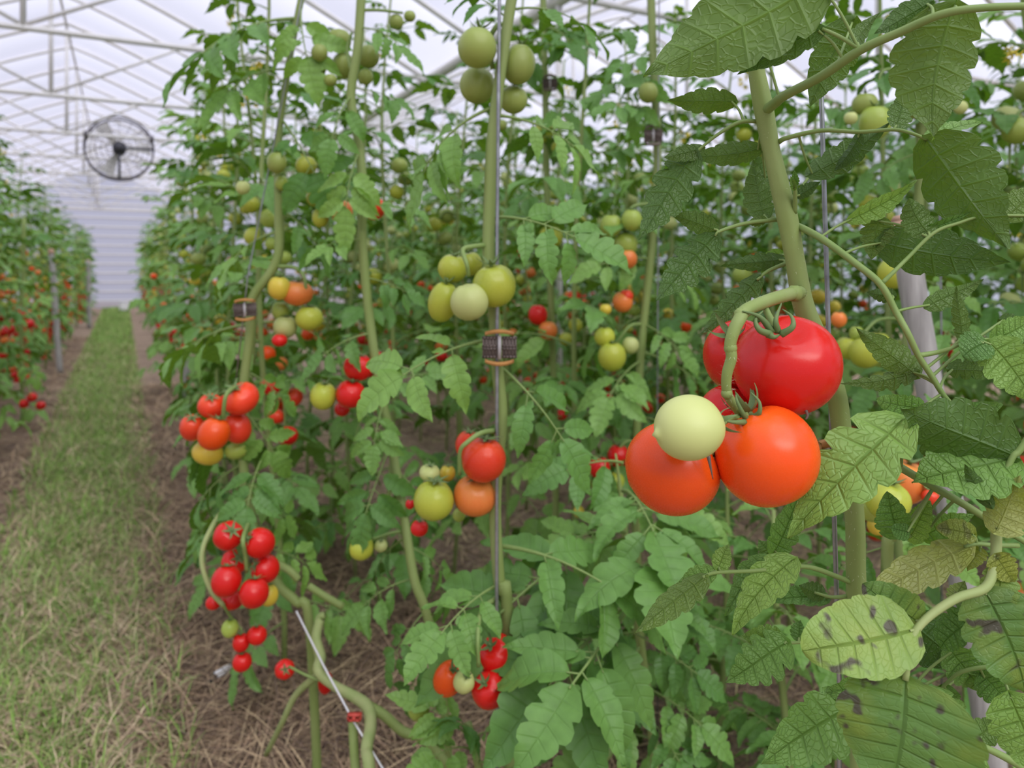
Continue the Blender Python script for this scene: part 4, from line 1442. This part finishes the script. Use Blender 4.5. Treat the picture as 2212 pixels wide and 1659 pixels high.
# ---------------- plants to the left of it
CD = 1.7
CS = [(668, -60, CD), (650, 0, CD), (622, 150, CD), (600, 320, CD), (603, 470, CD), (597, 565, CD), (545, 645, CD), (540, 720, CD), (528, 815, CD), (520, 900, CD), (525, 1000, CD), (545, 1120, CD), (593, 1250, CD), (640, 1300, CD), (668, 1345, CD)]
lp, _ = px_plant('tomato_plant', 'tomato plant beside the grass path carrying a tall bunch of red tomatoes low down', CS, [7] * 4 + [10] * 11, W(690, 580 + 2080 / 1.75, 1.75), ns=10)
for px, py, r, ry, c in ((598, 351, 21, 22, 'olive'), (661, 358, 22, 23, 'yellow_green'), (642, 408, 21, 22, 'yellow_green'), (680, 427, 19, 18, 'yellow_green'), (608, 395, 14, 16, 'green'), (525, 405, 15, 14, 'pale_green')):
    px_tom(lp, px, py, CD + RL.uniform(-.05, .05), r, c, (0, 1, .1), ry, calyx=CALYX[0])
for px, py, r, ry, c in ((603, 622, 24, 28, 'yellow'), (642, 633, 34, 29, 'pale_orange'), (606, 671, 18, 19, 'green'), (616, 706, 25, 24, 'pale_green'), (668, 687, 29, 26, 'yellow_green'), (604, 735, 17, 13, 'red')):
    px_tom(lp, px, py, CD + RL.uniform(-.03, .03), r, c, (.1, 1, .1), ry, calyx=CALYX[1] if r > 20 else None)
px_tube(lp, 'fruit_stalk', [(597, 575, CD), (640, 580, 1.69), (660, 610, 1.68), (650, 680, 1.7)], 5, 3)
for px, py, r, ry, c, dd in ((521, 861, 38, 32, 'scarlet', 0), (456, 877, 28, 27, 'scarlet', 0), (415, 924, 26, 31, 'scarlet', 0), (462, 937, 33, 33, 'orange', -.06), (513, 924, 29, 32, 'scarlet', .02), (449, 978, 33, 26, 'yellow', .04), (511, 972, 25, 20, 'green', .06), (490, 868, 14, 18, 'red', .06)):
    px_tom(lp, px, py, 1.62 + dd, r, c, (.25 if px < 480 else -.3, .9, .6 if dd == 0 else -.1), ry, calyx=CALYX[1])
px_tube(lp, 'fruit_stalk', [(528, 828, CD), (505, 838, 1.6), (488, 855, 1.56), (482, 900, 1.57), (478, 930, 1.6)], 5, 4)
for px, py, r, ry, c, dd in ((493, 1157, 31, 31, 'red', 0), (561, 1173, 31, 31, 'red', 0), (506, 1214, 27, 26, 'red', .05), (573, 1229, 30, 28, 'red', .02), (489, 1255, 31, 31, 'red', -.03), (549, 1281, 31, 30, 'red', -.04), (461, 1302, 16, 16, 'red', .08), (501, 1296, 25, 21, 'red', .05), (581, 1286, 20, 24, 'yellow', .06)):
    px_tom(lp, px, py, 1.5 + dd, r, c, (.5 if px < 530 else -.6, .55, .6) if dd >= 0 and py < 1240 else (0, 1, -.2), ry, calyx=CALYX[1])
px_tube(lp, 'fruit_stalk', [(545, 1120, CD), (535, 1135, 1.55), (525, 1165, 1.47), (530, 1200, 1.48), (533, 1235, 1.49)], 5, 4)
px_tube(lp, 'side_stem', [(525, 1090, CD), (493, 1097, 1.65), (468, 1122, 1.6), (441, 1176, 1.55), (437, 1222, 1.53), (457, 1278, 1.52), (483, 1308, 1.52)], 6, 5, 'stem_pale')
for px, py, r, ry, c in ((497, 1357, 18, 20, 'green'), (521, 1388, 18, 20, 'red'), (555, 1372, 21, 21, 'red'), (523, 1430, 20, 19, 'red')):
    px_tom(lp, px, py, 1.55, r, c, (0, 1, .1), ry, calyx=CALYX[0])
px_tube(lp, 'fruit_stalk', [(483, 1308, 1.52), (500, 1335, 1.55), (520, 1360, 1.56), (530, 1400, 1.56)], 3, 3)
px_tube(lp, 'cut_stem', [(598, 1218, 1.68), (625, 1232, 1.66), (645, 1252, 1.66)], 8, 8, 'stem')
px_tube(lp, 'cut_stem', [(666, 1265, 1.7), (705, 1290, 1.7), (742, 1311, 1.7)], 8, 8, 'stem')
for a, b, kk, roll in (((570, 985, 1.7), (515, 1140, 1.5), 1, 0), ((620, 150, 1.7), (420, 230, 1.6), 2, 0), ((610, 260, 1.7), (720, 430, 1.6), 3, .3), ((600, 500, 1.7), (420, 600, 1.75), 4, 0), ((540, 700, 1.7), (330, 790, 1.8), 5, .2), ((530, 850, 1.7), (390, 830, 1.9), 6, 0), ((640, 40, 1.7), (300, 110, 1.55), 7, .2), ((520, 880, 1.7), (620, 1030, 1.7), 8, 0), ((603, 450, 1.7), (740, 560, 1.7), 0, 0), ((650, 20, 1.7), (655, 190, 1.6), 2, 0), ((525, 1000, 1.7), (390, 1130, 1.75), 5, 0), ((535, 1060, 1.72), (660, 1140, 1.75), 3, 0), ((545, 1120, 1.72), (420, 1060, 1.85), 6, 0), ((520, 900, 1.72), (380, 1000, 1.85), 1, .2), ((560, 1180, 1.72), (720, 1230, 1.75), 4, 0), ((530, 800, 1.72), (640, 900, 1.75), 2, 0)):
    leaf_px(lp, a, b, roll, 1.0, True, kk)
wire([(640, 60, CD - .03), (535, 600, CD - .03), (508, 840, CD - .03)], 0.0016, 'thin pale wire slanting past the orange cluster beside the path', ground=False)
clip(530, 669, CD - .06, 52, 36, 'small grey clip with orange flanges on the slanting wire', 0.05)

DD_ = 1.62
DS = [(782, -60, DD_), (780, 0, DD_), (772, 110, DD_), (758, 205, DD_), (771, 285, DD_), (782, 380, DD_), (783, 525, DD_), (800, 700, DD_), (822, 850, DD_), (837, 911, DD_), (847, 968, DD_), (870, 1100, 1.6), (894, 1247, 1.56), (918, 1314, 1.55), (946, 1426, 1.55), (960, 1530, 1.55)]
dp, _ = px_plant('tomato_plant', 'tomato plant with a bunch of small green fruit high up, behind the slanting wire', DS, [10] * 16, W(985, 580 + 2080 / 1.6, 1.6), ns=10)
for px, py, r, c in ((733, 87, 26, 'olive'), (690, 114, 18, 'olive'), (742, 142, 26, 'olive'), (796, 122, 24, 'olive'), (790, 166, 16, 'olive'), (687, 150, 17, 'olive'), (714, 173, 14, 'olive'), (856, 47, 16, 'olive'), (885, 35, 13, 'olive')):
    px_tom(dp, px, py, DD_ + .04 + RL.uniform(-.04, .04), r, c, (0, 1, 0), calyx=None)
px_tube(dp, 'fruit_stalk', [(765, 175, DD_), (750, 110, 1.64), (760, 70, 1.64)], 4, 3)
px_tube(dp, 'fruit_stalk', [(778, 22, DD_), (820, 22, 1.62), (870, 28, 1.64)], 4, 3)
for px, py, r, ry, c in ((738, 458, 24, 28, 'pale_orange'), (808, 450, 24, 27, 'scarlet'), (692, 470, 18, 22, 'yellow_green')):
    px_tom(dp, px, py, DD_ + .05, r, c, (0, 1, .1), ry, calyx=None)
for px, py, r, ry, c, dd in ((774, 793, 32, 28, 'red', 0), (822, 776, 17, 18, 'red', .05), (757, 851, 32, 30, 'red', -.02), (698, 855, 28, 28, 'yellow_green', -.02), (739, 884, 16, 14, 'red', .05)):
    px_tom(dp, px, py, DD_ + dd, r, c, (.2, 1, .2), ry, calyx=CALYX[0])
px_tube(dp, 'fruit_stalk', [(812, 790, DD_), (790, 810, 1.66), (740, 840, 1.66), (712, 842, 1.62)], 4, 3)
for px, py, r, c in ((781, 1184, 26, 'yellow_green'), (823, 1179, 14, 'pale_green')):
    px_tom(dp, px, py, 1.55, r, c, (.1, 1, .4), calyx=CALYX[2], mesh=TOM_MID[2])
px_tube(dp, 'fruit_stalk', [(880, 1150, 1.6), (850, 1150, 1.58), (805, 1165, 1.56)], 4, 3)
for a, b, kk, roll in (((760, 205, 1.62), (690, 330, 1.5), 0, 0), ((775, 330, 1.62), (730, 500, 1.5), 1, 0), ((783, 520, 1.62), (660, 540, 1.55), 2, 0), ((805, 720, 1.62), (640, 790, 1.55), 3, .1), ((830, 870, 1.62), (790, 1000, 1.5), 4, 0), ((845, 960, 1.62), (770, 1190, 1.5), 5, 0), ((783, 450, 1.62), (930, 420, 1.6), 6, 0), ((790, 600, 1.62), (920, 640, 1.6), 7, .2), ((820, 840, 1.62), (980, 800, 1.6), 8, .2), ((770, 60, 1.62), (920, 100, 1.6), 1, .2), ((895, 1250, 1.58), (730, 1330, 1.55), 2, 0), ((880, 1180, 1.6), (1010, 1240, 1.6), 6, 0), ((758, 190, 1.62), (900, 230, 1.65), 5, 0), ((918, 1320, 1.55), (820, 1470, 1.5), 8, 0), ((822, 850, 1.62), (700, 1000, 1.6), 6, .2), ((870, 1100, 1.62), (700, 1130, 1.7), 0, 0), ((850, 1010, 1.62), (960, 1130, 1.6), 4, 0), ((885, 1200, 1.6), (1000, 1330, 1.65), 3, 0), ((880, 1160, 1.62), (760, 1250, 1.7), 7, 0), ((930, 1380, 1.55), (860, 1560, 1.5), 1, 0)):
    leaf_px(dp, a, b, roll, 1.0, True, kk)

# vine that lies low, tied to a white string
VS = [(690, 1340, 1.62), (683, 1380, 1.60), (692, 1420, 1.58), (688, 1450, 1.56), (720, 1480, 1.55), (790, 1522, 1.5), (800, 1570, 1.45), (792, 1620, 1.4), (800, 1700, 1.36)]
vp, vo = px_plant('tomato_plant', 'bare pale bent vine tied to a white string above the straw', VS, [10, 11, 12, 11, 10, 13, 13, 13, 13], W(815, 580 + 2080 / 1.33, 1.33), 'stem_pale', ns=12)
px_tube(vp, 'side_stem', [(700, 1328, 1.63), (690, 1335, 1.63), (688, 1350, 1.62)], 8, 8, 'stem_pale')
px_tube(vp, 'side_stem', [(790, 1522, 1.5), (830, 1545, 1.5), (870, 1580, 1.5), (920, 1600, 1.5), (1000, 1690, 1.5)], 11, 10, 'stem')
px_tube(vp, 'side_stem', [(690, 1455, 1.57), (640, 1500, 1.6), (610, 1560, 1.62), (575, 1630, 1.7)], 8, 6, 'stem_pale')
px_tube(vp, 'side_stem', [(762, 1560, 1.48), (765, 1620, 1.46), (770, 1690, 1.44)], 10, 10, 'stem')
px_tube(vp, 'fruit_stalk', [(690, 1470, 1.56), (660, 1458, 1.56), (625, 1440, 1.58)], 3, 3)
px_tom(vp, 615, 1446, 1.6, 21, 'red', (.3, .4, .8), mesh=TOM_MID[2], calyx=CALYX[0])
px_tom(vp, 703, 1475, 1.62, 16, 'red', (0, 1, 0), ry=24)
wire([(640, 1320, 1.6), (700, 1440, 1.55), (765, 1560, 1.46), (830, 1665, 1.36)], 0.0020, 'white string slanting down along the bare bent vine', 'string', 'string', None, 'support_string', True, False)
c = W(766, 1554, 1.45)
rc = thing('red_clip', c, 'small faded red clip tying the bent vine to the white string', 'clip')
mb = MB(); box(mb, c, (0.026, 0.012, 0.003)); box(mb, c + np.array([0, 0, 0.010]), (0.026, 0.012, 0.003)); box(mb, c + np.array([-.012, 0, .005]), (0.003, 0.012, 0.012)); box(mb, c + np.array([.012, 0, .005]), (0.003, 0.012, 0.012))
mb.obj('loop', M['clip_red'], rc)
mb = MB(); box(mb, c + np.array([0.0, -.004, .005]), (0.006, 0.010, 0.008), bev=.001); mb.obj('catch', M['clip_red'], rc)

# white peg lying on the straw
A = G(0, 0); a = W(466, 1468, 2.30); b = W(507, 1440, 2.36)
a[2] = b[2] = 0.035
peg = thing('white_peg', (a + b) / 2, 'white plastic peg with a dark end lying on the straw mulch', 'peg')
mb = MB(); tube(mb, [a, (a + b) / 2, b], [0.013, 0.014, 0.011], 10); mb.obj('shaft', M['white'], peg)
mb = MB(); tube(mb, [a - (b - a) * .45 + np.array([0, 0, -.015]), a], 0.011, 8); mb.obj('tip', M['black'], peg)
mb = MB(); tube(mb, [b - (b - a) * .25, b - (b - a) * .20], 0.0155, 10); mb.obj('band', M['black'], peg)

# white bucket at the far end of the path
bk = G(0.05, 24.5)
bucket = thing('white_bucket', bk, 'small white bucket far down at the end of the grass path', 'bucket')
mb = MB(); tube(mb, [bk, bk + np.array([0, 0, .30])], [.13, .16], 16); mb.obj('body', M['white'], bucket)
mb = MB(); tube(mb, [bk + np.array([0, 0, .28]), bk + np.array([0, 0, .31])], .172, 16); mb.obj('rim', M['white'], bucket)

# ---------------- plants just behind, right of the middle
h1, _ = px_plant('tomato_plant', 'tomato plant with green fruit and a small grey clip high on its stem', [(1405, -40, 2.0), (1410, 100, 2.0), (1420, 350, 2.0), (1405, 560, 2.0), (1385, 760, 2.0), (1375, 1000, 2.0)], [9] * 6, ns=8)
for px, py, r, c in ((1320, 487, 24, 'green'), (1365, 475, 22, 'green'), (1352, 527, 26, 'green'), (1356, 560, 20, 'pale_orange'), (1306, 727, 22, 'yellow_green'), (1322, 770, 30, 'yellow_green'), (1362, 746, 18, 'pale_green'), (1345, 652, 22, 'pale_orange'), (1352, 640, 16, 'scarlet'), (1400, 200, 21, 'olive'), (1308, 668, 13, 'yellow'), (1295, 1010, 23, 'red'), (1336, 985, 24, 'red'), (1300, 1045, 24, 'yellow_green'), (1330, 1040, 20, 'yellow_green'), (1250, 1105, 12, 'yellow')):
    px_tom(h1, px, py, 1.95 + RL.uniform(-.03, .06), r, c, (0, 1, .1), calyx=CALYX[0] if r > 20 else None)
px_tube(h1, 'fruit_stalk', [(1408, 440, 2.0), (1370, 445, 1.97), (1345, 470, 1.97)], 4, 3)
px_tube(h1, 'fruit_stalk', [(1388, 700, 2.0), (1360, 705, 1.97), (1330, 745, 1.97)], 4, 3)
px_tube(h1, 'fruit_stalk', [(1376, 960, 2.0), (1350, 955, 1.97), (1310, 1010, 1.97)], 4, 3)
clip(1411, 293, 1.96, 42, 34, 'small grey-brown clip high up in front of the pale roof', 0, False)
h2, _ = px_plant('tomato_plant', 'tomato plant with a pair of red and orange fruit hanging behind the middle clip', [(1172, -40, 2.3), (1178, 200, 2.3), (1182, 420, 2.3), (1192, 700, 2.3), (1200, 1000, 2.3)], [7] * 5, ns=8)
for px, py, r, c in ((1176, 284, 22, 'yellow_green'), (1205, 318, 14, 'yellow_green'), (1190, 512, 26, 'yellow_green'), (1162, 680, 21, 'red'), (1184, 714, 21, 'pale_orange'), (1243, 702, 16, 'yellow_green'), (1222, 732, 15, 'yellow_green'), (1130, 545, 12, 'scarlet'), (1240, 641, 14, 'scarlet'), (1232, 650, 9, 'yellow'), (1085, 270, 11, 'olive')):
    px_tom(h2, px, py, 2.25 + RL.uniform(-.05, .05), r, c, (0, 1, .1))
clip(1188, 180, 2.26, 34, 26, 'tiny dark clip high among the leaves near mid frame', 0, False)
h3, _ = px_plant('tomato_plant', 'tomato plant with green fruit on both sides of the weathered stake', [(1985, -60, 1.7), (1985, 200, 1.7), (1990, 340, 1.7), (1975, 560, 1.7), (1955, 800, 1.7), (1945, 1000, 1.7)], [11] * 6, ns=8)
for px, py, r, c in ((1891, 264, 34, 'green'), (1962, 230, 29, 'olive'), (1868, 225, 26, 'olive'), (2075, 232, 14, 'pale_green'), (1838, 255, 14, 'pale_green'), (1930, 590, 32, 'yellow_green'), (1833, 752, 27, 'yellow_green'), (1868, 762, 32, 'yellow_green'), (1895, 742, 27, 'yellow_green'), (1925, 770, 14, 'pale_orange'), (1812, 690, 16, 'pale_orange'), (2062, 760, 16, 'red'), (1850, 720, 15, 'green')):
    px_tom(h3, px, py, 1.6 + RL.uniform(-.04, .04), r, c, (0, 1, .1), calyx=CALYX[0])
px_tube(h3, 'fruit_stalk', [(1986, 175, 1.7), (1930, 150, 1.62), (1900, 165, 1.6), (1905, 230, 1.6)], 4, 3)
px_tube(h3, 'fruit_stalk', [(1958, 690, 1.7), (1900, 690, 1.62), (1865, 720, 1.6)], 4, 3)
h4, _ = px_plant('tomato_plant', 'tomato plant with yellow-green and orange fruit low behind the clip by the big cluster', [(1960, 880, 1.1), (1945, 940, 1.1), (1935, 1000, 1.1), (1925, 1150, 1.1), (1915, 1300, 1.1)], [3, 8, 12, 13, 13], ns=8)
for px, py, r, c, dd in ((1918, 1082, 46, 'yellow_green', -.03), (1884, 1092, 36, 'green', .03), (1952, 1040, 48, 'pale_orange', .06), (2010, 1074, 18, 'scarlet', .02), (1895, 1135, 20, 'yellow', .06)):
    px_tom(h4, px, py, 1.02 + dd, r, c, (.2, 1, .2), calyx=CALYX[0])
px_tube(h4, 'fruit_stalk', [(1938, 985, 1.1), (1925, 1000, 1.05), (1930, 1040, 1.05)], 5, 4)
wire([(2028, 300, 1.6), (2034, 760, 1.6)], 0.0022, 'thin grey wire between the weathered stake and the cut-edged leaf')
wire([(1424, -20, 1.98), (1420, 900, 1.98)], 0.0018, 'thin wire behind the small grey-brown clip')
for root, lst in ((h1, (((1415, 250, 2.), (1290, 200, 1.9)), ((1418, 320, 2.), (1560, 330, 2.)), ((1405, 560, 2.), (1250, 560, 1.9)), ((1390, 700, 2.), (1500, 800, 1.9)), ((1385, 780, 2.), (1270, 880, 1.8)), ((1380, 900, 2.), (1510, 960, 1.9)), ((1410, 120, 2.), (1310, 110, 1.9)), ((1410, 60, 2.), (1500, 40, 1.9)), ((1412, 140, 2.), (1340, 260, 1.9)), ((1400, 600, 2.), (1540, 640, 2.1)), ((1390, 680, 2.05), (1240, 790, 2.1)), ((1380, 860, 2.), (1200, 930, 1.95)), ((1378, 940, 2.), (1450, 1060, 1.85)), ((1376, 980, 2.), (1230, 1060, 1.9)), ((1420, 380, 2.), (1290, 420, 2.1)), ((1415, 420, 2.), (1530, 470, 2.1)), ((1375, 1040, 2.), (1560, 1080, 2.)), ((1385, 760, 2.), (1560, 880, 2.1)))),
                  (h2, (((1178, 220, 2.3), (1300, 300, 2.1)), ((1180, 420, 2.3), (1090, 440, 2.2)), ((1185, 520, 2.3), (1300, 590, 2.2)), ((1190, 700, 2.3), (1110, 780, 2.2)), ((1195, 800, 2.3), (1330, 850, 2.2)), ((1175, 60, 2.3), (1260, 90, 2.1)), ((1176, 120, 2.3), (1100, 180, 2.2)), ((1197, 880, 2.3), (1120, 930, 2.1)))),
                  (h3, (((1985, 100, 1.7), (2150, 180, 1.6)), ((1990, 330, 1.7), (1830, 400, 1.7)), ((1988, 420, 1.7), (2130, 500, 1.7)), ((1970, 600, 1.7), (2130, 650, 1.6)), ((1960, 780, 1.7), (1850, 850, 1.6)), ((1955, 850, 1.7), (2120, 930, 1.6)), ((1985, 200, 1.7), (1840, 140, 1.6)), ((1985, 20, 1.7), (1870, 10, 1.6)), ((1985, 60, 1.7), (2150, 40, 1.6)), ((1960, 700, 1.7), (2150, 780, 1.5)))),
                  (h4, (((1940, 1000, 1.1), (2150, 1060, 1.0)), ((1930, 1100, 1.1), (2100, 1250, 1.0)), ((1925, 1180, 1.1), (1760, 1250, 1.15)), ((1920, 1250, 1.1), (2040, 1400, 1.0)), ((1950, 920, 1.1), (2150, 900, 1.1))))):
    for a, b in lst:
        leaf_px(root, a, b, RL.uniform(-.3, .3))

# leafy plant low down right of the middle
g1, _ = px_plant('tomato_plant', 'low leafy tomato plant filling the gap under the big orange tomatoes', [(1330, 980, 1.5), (1345, 1100, 1.5), (1360, 1250, 1.5), (1385, 1400, 1.5), (1410, 1600, 1.5)], [2, 6, 9, 9, 9], W(1430, 580 + 2080 / 1.5, 1.5), ns=8)
for a, b, kk in (((1345, 1000, 1.45), (1180, 1000, 1.3), 0), ((1300, 1165, 1.4), (960, 1400, 1.12), 1), ((1345, 1060, 1.45), (1430, 1230, 1.15), 2), ((1350, 1180, 1.45), (1480, 1250, 1.1), 3), ((1370, 1290, 1.35), (1090, 1545, 1.05), 4), ((1360, 1310, 1.3), (1165, 1610, 1.0), 5),
                 ((1380, 1400, 1.4), (1270, 1600, 1.2), 6), ((1375, 1370, 1.4), (1570, 1500, 1.3), 7), ((1385, 1480, 1.4), (1580, 1630, 1.3), 8), ((1395, 1520, 1.4), (1200, 1660, 1.25), 0), ((1350, 1150, 1.45), (1180, 1160, 1.3), 1), ((1365, 1250, 1.45), (1520, 1380, 1.3), 2), ((1350, 1220, 1.45), (1210, 1330, 1.25), 3),
                 ((1400, 1550, 1.4), (1500, 1680, 1.25), 4), ((1340, 1090, 1.45), (1560, 1130, 1.3), 5), ((1360, 1300, 1.4), (1500, 1290, 1.3), 6)):
    leaf_px(g1, a, b, RL.uniform(-.25, .25), 1.0, True, kk)
px_tom(g1, 1368, 1320, 1.5, 14, 'red', (0, 1, 0))
px_tube(g1, 'side_stem', [(1385, 1480, 1.5), (1300, 1650, 1.42), (1250, 1600, 1.40), (1200, 1580, 1.4)], 8, 6)
g2, _ = px_plant('tomato_plant', 'short leafy tomato plant at the lower edge below the red and pale bunch', [(1010, 1560, 1.35), (1030, 1640, 1.33), (1050, 1760, 1.32)], [9] * 3, W(1080, 580 + 2080 / 1.3, 1.3), ns=8)
for a, b, kk in (((1015, 1600, 1.35), (890, 1490, 1.3), 1), ((1020, 1620, 1.35), (880, 1640, 1.25), 2), ((1020, 1600, 1.35), (1120, 1570, 1.25), 3), ((1030, 1650, 1.33), (1150, 1660, 1.2), 4), ((1020, 1580, 1.35), (970, 1560, 1.25), 5), ((1040, 1700, 1.3), (960, 1700, 1.2), 6)):
    leaf_px(g2, a, b, RL.uniform(-.25, .25), 1.0, True, kk)
px_tom(g2, 905, 1532, 1.36, 24, 'green', (0, 1, .3), calyx=CALYX[2], mesh=TOM_MID[2])

nl, _ = px_plant('tomato_plant', 'tomato plant across the path with a few separate red fruit hanging near the ground', [(52, 470, 6.1), (50, 620, 6.1), (46, 760, 6.1), (48, 880, 6.1)], [4] * 4, ns=6)
for px, py, r in ((30, 1003, 17), (2, 958, 13), (69, 858, 10), (52, 872, 10), (88, 876, 10), (45, 680, 14), (20, 712, 12), (62, 700, 11)):
    px_tom(nl, px, py, 5.9 if px < 100 else 6.4, r, 'red', (0, 1, 0), mesh=TOM_LO[0])
px_tube(nl, 'fruit_stalk', [(48, 880, 6.1), (40, 930, 6.0), (28, 990, 5.95)], 2, 2)
px_tube(nl, 'fruit_stalk', [(47, 820, 6.1), (60, 830, 6.0), (69, 855, 5.95)], 2, 2)
for a_, b_ in (((50, 560, 6.1), (-20, 600, 6.)), ((50, 640, 6.1), (110, 650, 6.)), ((47, 760, 6.1), (-10, 800, 6.)), ((47, 780, 6.1), (90, 830, 6.)), ((48, 840, 6.1), (0, 900, 5.9)), ((51, 520, 6.1), (100, 500, 6.)), ((48, 870, 6.1), (100, 900, 6.))):
    leaf_px(nl, a_, b_, RL.uniform(-.3, .3), 1.0, False)

# ---------------- the rows
RR = random.Random(99)
SECOND = ('tomato plant behind the yellow-green cluster, second line of the same row', 'tomato plant behind the stem in mid frame, its crown among the olive green fruit',
          'tomato plant in the gap between the two slanting stems', 'tomato plant behind the orange cluster beside the path')
for i in range(7):       # near end of the row of the big plants
    t = 2.35 + i * 0.42
    for s in (-1, 1):
        random_plant(0.62 + 0.20 * s + RR.uniform(-.04, .04), t + 0.2 * (s > 0) + RR.uniform(-.06, .06), 'leafy tomato plant edging the grass path, beyond the slanting wire', 'tomato plants lining the grass path', RR, hi=i < 3, size=.30, z0=.22 if i < 4 else .5, step=.072, lean=0.05 * s, cn=(2, 4), cstep=.42, tom_z=(.95 if i < 4 else .4, 1.9))
for i in range(3):       # second line behind the middle plant
    t = 1.85 + i * 0.45
    random_plant(1.15 + RR.uniform(-.03, .03), t, SECOND[i], 'second line of the row', RR, hi=True, size=.30, z0=.3, step=.07, lean=.06, cn=(2, 3), cstep=.5, tom_z=(.95, 1.6), tomatoes=i > 1)
LOW = ('low tomato shoots on the straw straight below the orange tomato', 'low tomato shoots beside the foot of the thick stem', 'low tomato shoots beyond the hanging lobed leaf', 'low tomato shoots in the gap between stem and middle wire', 'low tomato shoots behind the spotted round leaf')
for i, (P_, t_) in enumerate(((1.35, 1.44), (1.22, 1.08), (1.5, 1.85), (1.2, 1.5), (1.4, 0.85))):
    random_plant(P_, t_, LOW[i], 'low shoots under the row', RR, hi=True, h=.80, z0=.06, step=.042, size=.27, tomatoes=False)
for i in range(22):
    t = 5.4 + i * 0.9
    random_plant(0.55 + RR.uniform(-.2, .2), t, 'distant tomato plant further down the row beside the grass path', 'distant tomato plants lining the path', RR, size=.34, z0=.35, step=.085, cn=(2, 4))
for i in range(22):      # the next row to the right
    t = 0.1 + i * 0.42
    for s in (-1, 1):
        random_plant(2.12 + 0.2 * s + RR.uniform(-.05, .05), t + .2 * (s > 0), 'blurred tomato plant in the second row, beyond the big cluster', 'tomato plants of the second row', RR, hi=i < 9 and s < 0, size=.31, z0=.5, step=.08, lean=.05 * s, cn=(2, 4), cstep=.45, tom_z=(.65, 1.9))
for i in range(26):
    t = 0.6 + i * 0.42
    for s in (-1, 1):
        random_plant(3.67 + s * .2 + RR.uniform(-.1, .1), t + .2 * (s > 0), 'small blurred tomato plant in the third row', 'tomato plants of the third row', RR, size=.36, z0=.35, step=.062, cn=(2, 4), cstep=.4)
for i in range(26):
    t = 1.0 + i * 0.55
    random_plant(5.22 + RR.uniform(-.25, .25), t, 'distant small tomato plant in the fourth row', 'tomato plants of the fourth row', RR, size=.40, z0=.3, step=.06, cn=(2, 4))
for i in range(20):
    t = 2.0 + i * 0.9
    random_plant(6.8 + RR.uniform(-.25, .25), t, 'very distant tomato plant in the fifth row', 'tomato plants of the fifth row', RR, size=.50, z0=.3, step=.07, tomatoes=False)
for i in range(34):      # the row across the path
    t = 4.4 + i * (0.42 + 0.0065 * i)
    random_plant(-0.98 + RR.uniform(-.16, .16), t, 'tomato plant hung with red fruit in the row across the grass path', 'tomato plants across the grass path', RR, size=.31, z0=.28, step=.055, cn=(3, 5), tom_z=(.25, 1.6), cstep=.17)
for i in range(12):
    t = 6.0 + i * 1.1
    random_plant(-2.5 + RR.uniform(-.2, .2), t, 'tomato plant two rows across the grass path', 'tomato plants two rows across', RR, size=.36, z0=.4, step=.09, cn=(2, 3))
